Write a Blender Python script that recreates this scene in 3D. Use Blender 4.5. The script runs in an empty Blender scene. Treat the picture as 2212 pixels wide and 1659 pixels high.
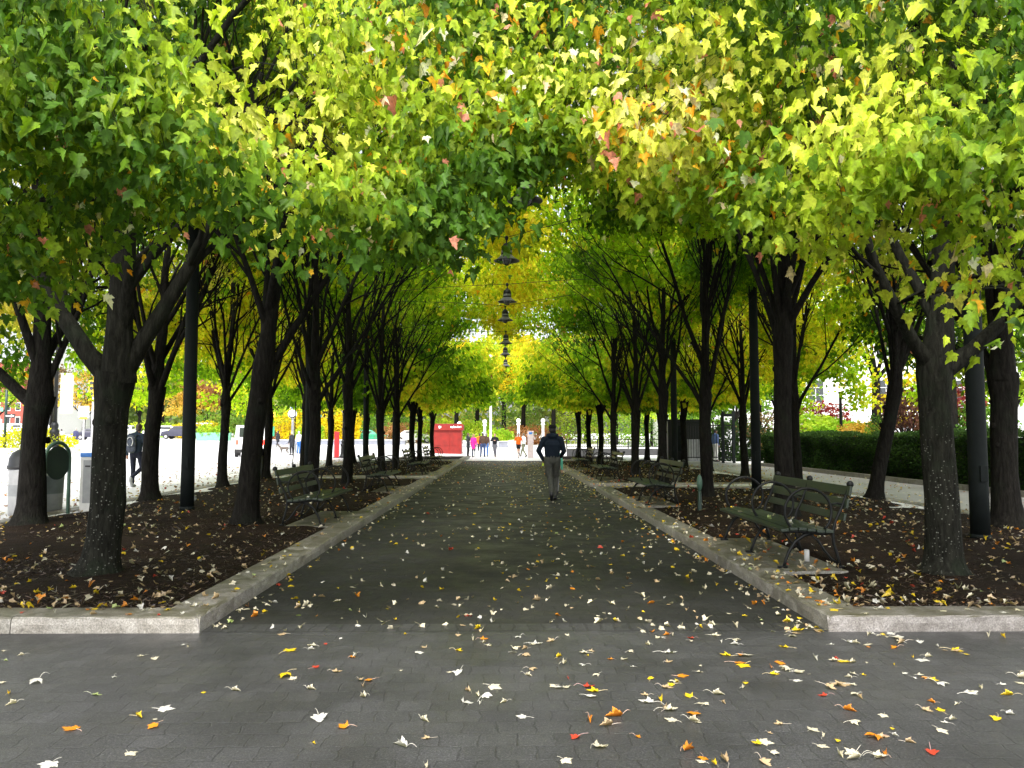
import bpy, math, random
import numpy as np
from mathutils import Vector, Matrix
R = math.radians
PI = math.pi
sc = bpy.context.scene
col = sc.collection
random.seed(7)

# ------------------------------------------------------------------ camera
F = 1703.0                      # focal length in units of a 2212 px wide picture
CAMH = 1.6
PITCH = math.atan(110.5 / F)    # tilted up a little
YAW = math.atan(16.0 / F)       # turned a little to the right of the walk's axis
cam_d = bpy.data.cameras.new('camera')
cam = bpy.data.objects.new('camera', cam_d)
col.objects.link(cam)
cam.location = (0, 0, CAMH)
cam.rotation_euler = (PI / 2 + PITCH, 0, -YAW)
cam_d.sensor_width = 36
cam_d.lens = 18.0 / (1106.0 / F)
cam_d.clip_end = 2000
sc.camera = cam

def px(x, y, Z=0.0, Y=None):
    """survey helper: a measured sight line met with the height Z or the distance Y"""
    u = (x - 1106.0) / F; v = (829.5 - y) / F
    cp, sp, cy, sy = math.cos(PITCH), math.sin(PITCH), math.cos(YAW), math.sin(YAW)
    dx, dy, dz = u, cp - v * sp, sp + v * cp
    wx = dx * cy + dy * sy; wy = -dx * sy + dy * cy
    t = Y / wy if Y is not None else (Z - CAMH) / dz
    return Vector((wx * t, wy * t, CAMH + dz * t))

# ------------------------------------------------------------------ object helpers
def tag(o, label=None, cat=None, group=None, kind=None):
    if label: o['label'] = label
    if cat: o['category'] = cat
    if group: o['group'] = group
    if kind: o['kind'] = kind
    return o

def empty(name, loc=(0, 0, 0), rz=0.0, label=None, cat=None, group=None):
    o = bpy.data.objects.new(name, None); col.objects.link(o)
    o.empty_display_size = .2
    o.location = loc; o.rotation_euler = (0, 0, rz)
    return tag(o, label, cat, group)

def link(name, me, mat=None, parent=None, smooth=False):
    o = bpy.data.objects.new(name, me); col.objects.link(o)
    if mat is not None and not me.materials: me.materials.append(mat)
    if parent is not None: o.parent = parent
    if smooth: me.polygons.foreach_set('use_smooth', np.ones(len(me.polygons), dtype=bool))
    return o

def copy_tree(o, parent=None):
    c = o.copy(); col.objects.link(c); c.parent = parent
    for ch in list(KIDS.get(o.name, [])):
        k = copy_tree(ch, c)
    KIDS[c.name] = [x for x in LAST]
    return c
KIDS = {}; LAST = []
def dup(o, parent=None):
    c = o.copy(); col.objects.link(c); c.parent = parent
    for ch in [x for x in bpy.data.objects if x.parent == o]:
        dup(ch, c)
    return c

def np_mesh(name, V, sizes, idx, col_attr=None, smooth=False):
    """V (n,3); sizes: verts per face; idx: flat loop indices; col_attr: (faces,3)"""
    me = bpy.data.meshes.new(name)
    V = np.asarray(V, dtype=np.float32); idx = np.asarray(idx, dtype=np.int32)
    sizes = np.asarray(sizes, dtype=np.int32)
    me.vertices.add(len(V)); me.vertices.foreach_set('co', V.ravel())
    me.loops.add(len(idx)); me.loops.foreach_set('vertex_index', idx)
    me.polygons.add(len(sizes))
    st = np.zeros(len(sizes), dtype=np.int32); st[1:] = np.cumsum(sizes)[:-1]
    me.polygons.foreach_set('loop_start', st)
    if smooth: me.polygons.foreach_set('use_smooth', np.ones(len(sizes), dtype=bool))
    me.update(calc_edges=True)
    if col_attr is not None:
        a = me.attributes.new('leafcol', 'FLOAT_COLOR', 'FACE')
        c = np.ones((len(sizes), 4), dtype=np.float32); c[:, :3] = col_attr
        a.data.foreach_set('color', c.ravel())
    return me

class MB:
    """collects plain shapes into ONE mesh"""
    def __init__(s): s.v = []; s.f = []
    def add(s, vs, fs):
        o = len(s.v); s.v.extend([tuple(p) for p in vs]); s.f.extend([tuple(i + o for i in f) for f in fs]); return s
    def box(s, c, d, rz=0, taper=1.0, rx=0, ry=0):
        x, y, z = d[0] / 2, d[1] / 2, d[2] / 2
        M = Matrix.Rotation(rz, 3, 'Z') @ Matrix.Rotation(ry, 3, 'Y') @ Matrix.Rotation(rx, 3, 'X')
        vs = []
        for zz in (-z, z):
            t = taper if zz > 0 else 1
            for a, b in ((-x, -y), (x, -y), (x, y), (-x, y)):
                vs.append(M @ Vector((a * t, b * t, zz)) + Vector(c))
        return s.add(vs, [(3, 2, 1, 0), (4, 5, 6, 7), (0, 1, 5, 4), (1, 2, 6, 5), (2, 3, 7, 6), (3, 0, 4, 7)])
    def prism(s, pts, z0, z1):
        n = len(pts)
        vs = [(p[0], p[1], z0) for p in pts] + [(p[0], p[1], z1) for p in pts]
        return s.add(vs, [tuple(range(n))[::-1], tuple(range(n, 2 * n))] + [(i, (i + 1) % n, n + (i + 1) % n, n + i) for i in range(n)])
    def tube(s, pts, rad, n=8, cap=True, squash=None):
        pts = [Vector(p) for p in pts]; m = len(pts)
        if not hasattr(rad, '__len__'): rad = [rad] * m
        vs = []; ref = None
        for i, p in enumerate(pts):
            d = (pts[min(i + 1, m - 1)] - pts[max(i - 1, 0)])
            d = d.normalized() if d.length > 1e-9 else Vector((0, 0, 1))
            if ref is None:
                ref = d.orthogonal().normalized() if squash is None else (Vector((1, 0, 0)) - d * d.x)
                if ref.length < 1e-3: ref = d.orthogonal()
            ref = (ref - d * ref.dot(d))
            ref = ref.normalized() if ref.length > 1e-6 else d.orthogonal().normalized()
            b = d.cross(ref)
            for k in range(n):
                a = 2 * PI * k / n
                sx, sy = (1, 1) if squash is None else squash
                vs.append(p + (ref * math.cos(a) * sx + b * math.sin(a) * sy) * rad[i])
        fs = [(i * n + k, i * n + (k + 1) % n, (i + 1) * n + (k + 1) % n, (i + 1) * n + k) for i in range(m - 1) for k in range(n)]
        if cap: fs += [tuple(range(n))[::-1], tuple(range((m - 1) * n, m * n))]
        return s.add(vs, fs)
    def lathe(s, prof, n=16, c=(0, 0, 0), cap=True):
        """prof: (radius, z) pairs"""
        vs = []; c = Vector(c)
        for r, z in prof:
            for k in range(n):
                a = 2 * PI * k / n; vs.append(c + Vector((r * math.cos(a), r * math.sin(a), z)))
        m = len(prof)
        fs = [(i * n + k, i * n + (k + 1) % n, (i + 1) * n + (k + 1) % n, (i + 1) * n + k) for i in range(m - 1) for k in range(n)]
        if cap: fs += [tuple(range(n))[::-1], tuple(range((m - 1) * n, m * n))]
        return s.add(vs, fs)
    def ell(s, c, r, n=10, m=7):
        prof = [(max(math.sin(PI * i / m), .02), -math.cos(PI * i / m)) for i in range(m + 1)]
        o = len(s.v); s.lathe(prof, n)
        c = Vector(c)
        if not hasattr(r, '__len__'): r = (r, r, r)
        for i in range(o, len(s.v)):
            p = s.v[i]; s.v[i] = (c.x + p[0] * r[0], c.y + p[1] * r[1], c.z + p[2] * r[2])
        return s
    def caps(s, a, b, ra, rb, n=10, sx=1, sy=1):
        """a limb: tapered tube with round ends"""
        a, b = Vector(a), Vector(b); d = (b - a); L = max(d.length, 1e-5); d = d / L
        pts, rad = [], []
        for t in (-1, -.8, -.4, 0): pts.append(a + d * (t * ra)); rad.append(ra * math.sqrt(max(1 - t * t, .01)))
        for t in (0, .4, .8, 1): pts.append(b + d * (t * rb)); rad.append(rb * math.sqrt(max(1 - t * t, .01)))
        return s.tube(pts, rad, n, squash=(sx, sy))
    def disc(s, c, r, n=24, axis='Y', t=.01):
        c = Vector(c); o = len(s.v)
        s.lathe([(r, -t / 2), (r, t / 2)], n)
        for i in range(o, len(s.v)):
            p = Vector(s.v[i])
            if axis == 'Y': p = Vector((p.x, -p.z, p.y))
            if axis == 'X': p = Vector((p.z, p.x, p.y))
            s.v[i] = tuple(c + p)
        return s
    def xf(s, M):
        s.v = [tuple(M @ Vector(p)) for p in s.v]; return s
    def build(s, name, mat, parent=None, smooth=False, bevel=0, loc=None, remesh=0, sub=0):
        me = bpy.data.meshes.new(name); me.from_pydata(s.v, [], s.f); me.update()
        o = link(name, me, mat, parent, smooth)
        if loc is not None: o.location = loc
        if remesh:
            m = o.modifiers.new('fuse', 'REMESH'); m.mode = 'VOXEL'; m.voxel_size = remesh; m.use_smooth_shade = True
            m = o.modifiers.new('smooth', 'SMOOTH'); m.factor = .5; m.iterations = 4
        if bevel:
            m = o.modifiers.new('bevel', 'BEVEL'); m.width = bevel; m.segments = 2; m.limit_method = 'ANGLE'; m.angle_limit = R(40)
        return o

# ------------------------------------------------------------------ materials
def nodes(name):
    m = bpy.data.materials.new(name); m.use_nodes = True
    nt = m.node_tree; nt.nodes.clear()
    out = nt.nodes.new('ShaderNodeOutputMaterial')
    return m, nt, out
def N(nt, typ, **kw):
    n = nt.nodes.new(typ)
    for k, v in kw.items():
        if k.startswith('_'): n.inputs[k[1:]].default_value = v
        else: setattr(n, k, v)
    return n
def L(nt, a, b): nt.links.new(a, b)

def ramp(nt, fac, stops):
    r = nt.nodes.new('ShaderNodeValToRGB'); L(nt, fac, r.inputs[0])
    e = r.color_ramp.elements
    while len(e) < len(stops): e.new(.5)
    for i, (p, c) in enumerate(stops):
        e[i].position = p; e[i].color = (c[0], c[1], c[2], 1) if hasattr(c, '__len__') else (c, c, c, 1)
    return r.outputs[0]
def noise(nt, scale, detail=4, rough=.6, vec=None, dist=0):
    n = N(nt, 'ShaderNodeTexNoise'); n.inputs['Scale'].default_value = scale
    n.inputs['Detail'].default_value = detail; n.inputs['Roughness'].default_value = rough
    n.inputs['Distortion'].default_value = dist
    if vec is not None: L(nt, vec, n.inputs['Vector'])
    return n.outputs['Fac']
def mixc(nt, fac, a, b, mode='MIX'):
    m = N(nt, 'ShaderNodeMix', data_type='RGBA', blend_type=mode)
    for s, v in ((0, fac), (6, a), (7, b)):
        if hasattr(v, 'is_linked') or hasattr(v, 'links'): L(nt, v, m.inputs[s])
        elif hasattr(v, '__len__'): m.inputs[s].default_value = (v[0], v[1], v[2], 1)
        else: m.inputs[s].default_value = v
    return m.outputs[2]
def math_(nt, op, a, b=0.0):
    m = N(nt, 'ShaderNodeMath', operation=op)
    for s, v in ((0, a), (1, b)):
        if hasattr(v, 'links'): L(nt, v, m.inputs[s])
        else: m.inputs[s].default_value = v
    return m.outputs[0]

def simple(name, c, rough=.6, metal=0, spec=.5, var=.15, vs=6.0, bump=0, bs=60):
    """a painted / cloth / metal surface with slight mottling"""
    m, nt, out = nodes(name)
    b = N(nt, 'ShaderNodeBsdfPrincipled'); L(nt, b.outputs[0], out.inputs[0])
    tc = N(nt, 'ShaderNodeTexCoord')
    f = noise(nt, vs, 5, .6, tc.outputs['Object'])
    c0 = [x * (1 - var) for x in c]; c1 = [min(x * (1 + var), 1) for x in c]
    L(nt, ramp(nt, f, [(.3, c0), (.7, c1)]), b.inputs['Base Color'])
    b.inputs['Roughness'].default_value = rough; b.inputs['Metallic'].default_value = metal
    b.inputs['Specular IOR Level'].default_value = spec
    if bump:
        bp = N(nt, 'ShaderNodeBump'); bp.inputs['Strength'].default_value = bump; bp.inputs['Distance'].default_value = .01
        L(nt, noise(nt, bs, 4, .7, tc.outputs['Object']), bp.inputs['Height']); L(nt, bp.outputs[0], b.inputs['Normal'])
    return m

def emit(name, c, s=1.0):
    m, nt, out = nodes(name)
    e = N(nt, 'ShaderNodeEmission'); e.inputs[0].default_value = (*c, 1); e.inputs[1].default_value = s
    L(nt, e.outputs[0], out.inputs[0]); return m

def leaf_mat(name, trans=.45, rough=.45, spec=.35, veins=False):
    m, nt, out = nodes(name)
    a = N(nt, 'ShaderNodeAttribute', attribute_name='leafcol')
    tc = N(nt, 'ShaderNodeTexCoord')
    f = noise(nt, 34, 3, .6, tc.outputs['Object'])
    c = mixc(nt, 1.0, a.outputs['Color'], ramp(nt, f, [(.3, .62), (.7, 1.3)]), 'MULTIPLY')
    b = N(nt, 'ShaderNodeBsdfPrincipled'); L(nt, c, b.inputs['Base Color'])
    b.inputs['Roughness'].default_value = rough; b.inputs['Specular IOR Level'].default_value = spec
    t = N(nt, 'ShaderNodeBsdfTranslucent'); L(nt, mixc(nt, 1.0, c, (1.15, 1.2, .6), 'MULTIPLY'), t.inputs[0])
    mx = N(nt, 'ShaderNodeMixShader'); mx.inputs[0].default_value = trans
    L(nt, b.outputs[0], mx.inputs[1]); L(nt, t.outputs[0], mx.inputs[2]); L(nt, mx.outputs[0], out.inputs[0])
    return m

def bark_mat(name, base, specks=0.0):
    m, nt, out = nodes(name)
    b = N(nt, 'ShaderNodeBsdfPrincipled'); L(nt, b.outputs[0], out.inputs[0])
    tc = N(nt, 'ShaderNodeTexCoord'); mp = N(nt, 'ShaderNodeMapping'); mp.inputs['Scale'].default_value = (1, 1, .22)
    L(nt, tc.outputs['Object'], mp.inputs[0])
    f = noise(nt, 22, 7, .7, mp.outputs[0], .4)
    f2 = noise(nt, 3.0, 4, .6, tc.outputs['Object'])
    c = ramp(nt, f, [(.32, [x * .35 for x in base]), (.5, base), (.7, [x * 2.0 for x in base])])
    moss = ramp(nt, f2, [(.52, 0.0), (.72, .55)])
    c = mixc(nt, moss, c, (base[0] * 1.1, base[1] * 1.7, base[2] * 1.2))
    if specks:  # small pale flecks in patches, fading out towards the fork
        vo = N(nt, 'ShaderNodeTexVoronoi'); vo.inputs['Scale'].default_value = 27; L(nt, tc.outputs['Object'], vo.inputs['Vector'])
        sp = ramp(nt, vo.outputs['Distance'], [(.15, 1.0), (.22, 0.0)])
        z = N(nt, 'ShaderNodeSeparateXYZ'); L(nt, tc.outputs['Object'], z.inputs[0])
        zz = ramp(nt, math_(nt, 'MULTIPLY', z.outputs[2], .4), [(0.0, .55), (.35, 1.0), (.62, .25), (.8, 0.0)])
        msk = ramp(nt, noise(nt, 9, 3, .6, tc.outputs['Object']), [(.42, 0.0), (.54, 1.0)])
        c = mixc(nt, math_(nt, 'MULTIPLY', math_(nt, 'MULTIPLY', sp, zz), math_(nt, 'MULTIPLY', msk, specks)), c, (.45, .46, .40))
    L(nt, c, b.inputs['Base Color']); b.inputs['Roughness'].default_value = .8
    b.inputs['Specular IOR Level'].default_value = .06
    bp = N(nt, 'ShaderNodeBump'); bp.inputs['Strength'].default_value = 1.0; bp.inputs['Distance'].default_value = .04
    L(nt, f, bp.inputs['Height']); L(nt, bp.outputs[0], b.inputs['Normal'])
    return m

def paver_mat(name, w, h, base, joint, wet=.35, vary=.12, offs=.5, mortar=.012, spec=.5):
    m, nt, out = nodes(name)
    b = N(nt, 'ShaderNodeBsdfPrincipled'); L(nt, b.outputs[0], out.inputs[0])
    g = N(nt, 'ShaderNodeNewGeometry')
    nz = N(nt, 'ShaderNodeTexNoise'); nz.inputs['Scale'].default_value = 7.0; L(nt, g.outputs['Position'], nz.inputs['Vector'])
    vm = N(nt, 'ShaderNodeVectorMath', operation='MULTIPLY_ADD')
    L(nt, nz.outputs['Color'], vm.inputs[0]); vm.inputs[1].default_value = (.07, .05, 0); L(nt, g.outputs['Position'], vm.inputs[2])
    br = N(nt, 'ShaderNodeTexBrick', offset=offs, squash=1.0)
    br.inputs['Scale'].default_value = 1.0; br.inputs['Brick Width'].default_value = w; br.inputs['Row Height'].default_value = h
    br.inputs['Mortar Size'].default_value = mortar; br.inputs['Mortar Smooth'].default_value = .4
    br.inputs['Color1'].default_value = (*[x * (1 - vary) for x in base], 1); br.inputs['Color2'].default_value = (*[x * (1 + vary) for x in base], 1)
    br.inputs['Mortar'].default_value = (*joint, 1)
    L(nt, vm.outputs[0], br.inputs['Vector'])
    grit = noise(nt, 95, 4, .9, g.outputs['Position'])
    grit2 = noise(nt, 60, 4, .75, g.outputs['Position'])
    c = mixc(nt, 1.0, br.outputs['Color'], ramp(nt, grit, [(.38, .30), (.53, .9), (.60, 1.7), (.68, 4.2)]), 'MULTIPLY')
    c = mixc(nt, 1.0, c, ramp(nt, grit2, [(.3, .7), (.7, 1.3)]), 'MULTIPLY')
    big = noise(nt, .9, 4, .6, g.outputs['Position'], .5)
    c = mixc(nt, 1.0, c, ramp(nt, big, [(.3, .72), (.7, 1.25)]), 'MULTIPLY')
    b.inputs['Specular IOR Level'].default_value = spec
    L(nt, c, b.inputs['Base Color'])
    L(nt, ramp(nt, noise(nt, 1.7, 5, .65, g.outputs['Position']), [(.35, wet), (.65, wet + .3)]), b.inputs['Roughness'])
    bp = N(nt, 'ShaderNodeBump'); bp.inputs['Strength'].default_value = .55; bp.inputs['Distance'].default_value = .006
    hh = math_(nt, 'ADD', math_(nt, 'MULTIPLY', grit, .7), math_(nt, 'MULTIPLY', br.outputs['Fac'], -1.2))
    L(nt, hh, bp.inputs['Height']); L(nt, bp.outputs[0], b.inputs['Normal'])
    return m

def granite_mat():
    m, nt, out = nodes('granite')
    b = N(nt, 'ShaderNodeBsdfPrincipled'); L(nt, b.outputs[0], out.inputs[0])
    g = N(nt, 'ShaderNodeNewGeometry'); oi = N(nt, 'ShaderNodeAttribute', attribute_name='blocktone')
    f = noise(nt, 5, 7, .72, g.outputs['Position'], 1.2); fine = noise(nt, 85, 3, .85, g.outputs['Position'])
    c = ramp(nt, f, [(.25, (.12, .11, .095)), (.45, (.24, .225, .20)), (.6, (.34, .325, .30)), (.8, (.46, .445, .42))])
    c = mixc(nt, 1.0, c, ramp(nt, fine, [(.35, .5), (.65, 1.4)]), 'MULTIPLY')
    c = mixc(nt, 1.0, c, oi.outputs['Color'], 'MULTIPLY')
    # moss and damp dirt lie on the tops only
    n = N(nt, 'ShaderNodeSeparateXYZ'); L(nt, g.outputs['Normal'], n.inputs[0])
    top = ramp(nt, n.outputs[2], [(.6, 0.0), (.9, 1.0)])
    dirt = ramp(nt, noise(nt, 2.6, 6, .7, g.outputs['Position'], .8), [(.36, 0.1), (.62, .95)])
    c = mixc(nt, math_(nt, 'MULTIPLY', top, dirt), c, (.070, .064, .034))
    L(nt, c, b.inputs['Base Color'])
    L(nt, ramp(nt, f, [(.3, .35), (.7, .65)]), b.inputs['Roughness'])
    bp = N(nt, 'ShaderNodeBump'); bp.inputs['Strength'].default_value = .5; bp.inputs['Distance'].default_value = .012
    L(nt, math_(nt, 'ADD', f, math_(nt, 'MULTIPLY', fine, .3)), bp.inputs['Height']); L(nt, bp.outputs[0], b.inputs['Normal'])
    return m

def mulch_mat():
    m, nt, out = nodes('mulch')
    b = N(nt, 'ShaderNodeBsdfPrincipled'); L(nt, b.outputs[0], out.inputs[0])
    g = N(nt, 'ShaderNodeNewGeometry')
    f = noise(nt, 38, 6, .75, g.outputs['Position'], .6); f2 = noise(nt, 1.3, 4, .6, g.outputs['Position'])
    c = ramp(nt, f, [(.3, (.003, .0025, .002)), (.5, (.014, .009, .006)), (.72, (.050, .030, .018))])
    c = mixc(nt, 1.0, c, ramp(nt, f2, [(.3, .7), (.7, 1.5)]), 'MULTIPLY')
    L(nt, c, b.inputs['Base Color']); b.inputs['Roughness'].default_value = .8; b.inputs['Specular IOR Level'].default_value = .08
    bp = N(nt, 'ShaderNodeBump'); bp.inputs['Strength'].default_value = 1.0; bp.inputs['Distance'].default_value = .03
    L(nt, f, bp.inputs['Height']); L(nt, bp.outputs[0], b.inputs['Normal'])
    return m

def concrete_mat(name, c, joint=3.0):
    m, nt, out = nodes(name)
    b = N(nt, 'ShaderNodeBsdfPrincipled'); L(nt, b.outputs[0], out.inputs[0])
    g = N(nt, 'ShaderNodeNewGeometry')
    f = noise(nt, .6, 6, .65, g.outputs['Position'])
    cc = ramp(nt, f, [(.3, [x * .86 for x in c]), (.7, [min(x * 1.08, .9) for x in c])])
    br = N(nt, 'ShaderNodeTexBrick', offset=0.0); br.inputs['Scale'].default_value = 1.0
    br.inputs['Brick Width'].default_value = joint; br.inputs['Row Height'].default_value = joint; br.inputs['Mortar Size'].default_value = .012
    br.inputs['Color1'].default_value = (1, 1, 1, 1); br.inputs['Color2'].default_value = (.97, .97, .97, 1); br.inputs['Mortar'].default_value = (.6, .6, .6, 1)
    L(nt, g.outputs['Position'], br.inputs['Vector'])
    L(nt, mixc(nt, 1.0, cc, br.outputs['Color'], 'MULTIPLY'), b.inputs['Base Color'])
    b.inputs['Roughness'].default_value = .5
    return m

def wood_green():
    m, nt, out = nodes('bench_wood')
    b = N(nt, 'ShaderNodeBsdfPrincipled'); L(nt, b.outputs[0], out.inputs[0])
    tc = N(nt, 'ShaderNodeTexCoord'); mp = N(nt, 'ShaderNodeMapping'); mp.inputs['Scale'].default_value = (8, .7, 8); L(nt, tc.outputs['Object'], mp.inputs[0])
    f = noise(nt, 6, 6, .7, mp.outputs[0])
    L(nt, ramp(nt, f, [(.3, (.014, .022, .015)), (.6, (.028, .042, .028)), (.8, (.07, .09, .06))]), b.inputs['Base Color'])
    b.inputs['Roughness'].default_value = .38
    return m

M = {}
M['bark'] = bark_mat('bark', (.012, .011, .0095))
M['bark_speck'] = bark_mat('bark_speckled', (.019, .019, .015), .6)
M['leaf'] = leaf_mat('leaf', .42, .5, .2)
M['leaf_far'] = leaf_mat('leaf_far', .62, .6, .1)
M['litter'] = leaf_mat('litter', .15, .4, .5)
M['paver'] = paver_mat('paver', .20, .175, (.055, .055, .056), (.040, .040, .040), .28, .10, mortar=.005)
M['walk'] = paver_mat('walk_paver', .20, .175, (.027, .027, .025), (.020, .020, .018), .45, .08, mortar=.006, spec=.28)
M['course'] = paver_mat('course', .12, .30, (.040, .040, .040), (.028, .028, .028), .36, .15, 0.0)
M['granite'] = granite_mat()
M['mulch'] = mulch_mat()
M['plaza'] = concrete_mat('plaza', (.74, .735, .73))
M['sidepath'] = concrete_mat('sidepath', (.34, .33, .32), 1.5)
M['wood'] = wood_green()
M['iron'] = simple('black_iron', (.006, .007, .007), .45, .0, .3, .3, 30)
M['post'] = simple('post_paint', (.008, .011, .011), .7, 0, .15, .2, 5)
M['dkgreen'] = simple('dark_green_paint', (.012, .035, .026), .4)
M['green'] = simple('sign_green', (.07, .14, .10), .4)
M['ltgreen'] = simple('planter_green', (.16, .42, .28), .5)
M['steel'] = simple('steel', (.42, .42, .43), .35, .6)
M['greypaint'] = simple('grey_paint', (.30, .31, .32), .45)
M['binband'] = simple('bin_dark_band', (.16, .19, .19), .45)
M['pale'] = simple('pale_paint', (.62, .62, .61), .5)
M['white'] = simple('white_paint', (.80, .80, .79), .5, var=.05)
M['black'] = simple('black_plastic', (.012, .012, .014), .35)
M['blue'] = simple('blue_label', (.04, .18, .55), .4)
M['red'] = simple('kiosk_red', (.22, .008, .005), .5, var=.2, vs=3)
M['redbright'] = simple('banner_red', (.80, .012, .018), .5)
M['yellow'] = simple('signal_yellow', (.85, .55, .03), .5)
M['glass'] = simple('dark_glass', (.03, .035, .04), .08, 0, .8)
M['frost'] = simple('lamp_glass', (.22, .23, .22), .15, 0, .6)
M['brick'] = simple('red_brick', (.30, .07, .05), .8, vs=2)
M['rubber'] = simple('tyre', (.015, .015, .016), .7)
M['taillight'] = emit('lit_tail_light', (1, .03, .02), 9.0)
M['signal'] = emit('lit_red_signal', (1, .06, .02), 5.0)
M['lampglow'] = emit('lit_lantern', (1, .80, .66), 3.0)
M['skin'] = simple('skin', (.42, .24, .17), .55, var=.05)
M['skindark'] = simple('skin_brown', (.16, .085, .055), .55, var=.05)
# ------------------------------------------------------------------ leaves
HALF_FINE = [(0, 0), (.20, -.07), (.37, .03), (.32, .16), (.43, .21), (.58, .50), (.41, .46), (.35, .52), (.22, .49), (.27, .66), (.17, .70), (.10, .85), (0, 1)]
HALF_MID = [(0, 0), (.34, .02), (.36, .22), (.51, .54), (.27, .54), (.17, .76), (0, 1)]
HALF_LOW = [(0, 0), (.42, .10), (.55, .52), (.20, .52), (0, 1)]

def leaf_cloud(rng, C, T, Nn, S, cols, kind):
    """C centres (base of each blade), T tip directions, Nn normals, S sizes, cols (n,3) -> mesh arrays"""
    n = len(C)
    T = T / np.linalg.norm(T, axis=1, keepdims=True)
    Nn = Nn - T * np.sum(Nn * T, axis=1, keepdims=True)
    Nn = Nn / np.maximum(np.linalg.norm(Nn, axis=1, keepdims=True), 1e-6)
    B = np.cross(T, Nn)
    if kind == 'quad':
        uv = np.array([(0, 0), (.5, .42), (0, 1), (-.5, .42)], dtype=float)
        w = np.zeros(4); faces = [[0, 1, 2, 3]]
        fold = rng.uniform(.0, .3, (n, 1)); wv = np.abs(uv[:, 0])[None, :] * fold
    else:
        half = {'fine': HALF_FINE, 'mid': HALF_MID, 'low': HALF_LOW}[kind]
        k = len(half)
        uv = np.array(half + [(-a, b) for a, b in half[1:-1]], dtype=float)
        left = [0] + list(range(k, 2 * k - 2)) + [k - 1]
        faces = [list(range(k)), left[::-1]]
        fold = rng.uniform(-.15, 1.05, (n, 1)); droop = rng.uniform(-.05, .75, (n, 1))
        bow = rng.normal(0, .8, (n, 1))
        wv = np.abs(uv[:, 0])[None, :] * fold - (uv[:, 1] ** 2)[None, :] * droop + (uv[:, 0] ** 2)[None, :] * bow + rng.normal(0, .035, (n, uv.shape[0]))
    uu = uv[:, 0][None, :] * rng.uniform(.58, 1.12, (n, 1)) + (uv[:, 1] ** 2)[None, :] * rng.normal(0, .16, (n, 1)); vv = uv[:, 1][None, :] * np.ones((n, 1))
    if kind != 'quad': uu = uu + rng.normal(0, .03, uu.shape); vv = vv + rng.normal(0, .03, uu.shape)
    P = C[:, None, :] + S[:, None, None] * (uu[..., None] * B[:, None, :] + vv[..., None] * T[:, None, :] + wv[..., None] * Nn[:, None, :])
    m = uv.shape[0]
    V = P.reshape(-1, 3)
    base = (np.arange(n) * m)[:, None]
    idx = np.concatenate([base + np.array(f)[None, :] for f in faces], axis=1).ravel()
    sizes = np.tile([len(f) for f in faces], n)
    fc = np.repeat(cols, len(faces), axis=0)
    return V, sizes, idx, fc

GREEN = np.array([(.050, .120, .012), (.095, .180, .012), (.175, .265, .016), (.28, .37, .025), (.41, .47, .05), (.58, .60, .14), (.74, .66, .20)])
def leaf_cols(rng, t, orange=.03, red=.012, bright=1.0, pal=GREEN, patch=None):
    """t in 0..1: from deep green to yellow"""
    n = len(t); x = np.clip(t + rng.normal(0, .055, n), 0, 1) * (len(pal) - 1.001)
    i = x.astype(int); f = (x - i)[:, None]
    c = pal[i] * (1 - f) + pal[i + 1] * f
    c = c * np.array([1.12, 1.08, .9]); u = rng.random(n)
    if patch is not None: u = u / np.maximum(patch, 1e-3)
    c[u < orange] = np.array([.82, .36, .02]) * rng.uniform(.75, 1.1, (int((u < orange).sum()), 1))
    k = (u >= orange) & (u < orange + red); c[k] = np.array([.66, .24, .16]) * rng.uniform(.8, 1.1, (int(k.sum()), 1))
    k = (u >= orange + red) & (u < orange * 1.5 + red * 2); c[k] = np.array([.80, .64, .42])
    return np.clip(c * bright * rng.uniform(.68, 1.28, (n, 1)), 0, .92)

def vnoise(P, s, seed=0):
    """cheap smooth noise in 0..1"""
    r = np.random.default_rng(seed); out = np.zeros(len(P))
    for k in range(7):
        d = r.normal(0, 1, 3); d /= np.linalg.norm(d)
        out += np.sin(P @ d * s * r.uniform(.6, 1.8) + r.uniform(0, 6.28))
    return np.clip(.5 + out / 5.2, 0, 1)

# ---- how low the foliage hangs, as a height over the ground of the place
FX = [0, 60, 150, 300, 420, 480, 560, 680, 780, 870, 945, 1000, 1110, 1165, 1205, 1270, 1400, 1550, 1650, 1750, 1850, 1920, 1980, 2100, 2212]
FY = [630, 740, 590, 510, 430, 500, 570, 600, 650, 670, 690, 540, 400, 330, 300, 380, 480, 545, 535, 510, 590, 670, 765, 805, 770]
def low_front(X):
    xs = (np.array(FX) - 1090) / F * 6.2; zs = CAMH + (940 - np.array(FY)) / F * 6.2
    return np.interp(X, xs, zs) + .30
def low_back(X, Y):
    a = np.abs(X)
    z = np.interp(a, [0, 2.0, 4.5, 7.5, 9.0, 10.3, 12.0], [6.5, 6.4, 6.25, 5.9, 4.9, 3.6, 2.9])
    z = z + .25 * np.sin(Y * 1.3 + X) 
    far = np.clip((Y - 36) / 10, 0, 1)
    return z * (1 - far) + np.minimum(z, np.interp(a, [0, 3, 6, 12], [3.9, 3.5, 3.3, 2.8])) * far

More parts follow.
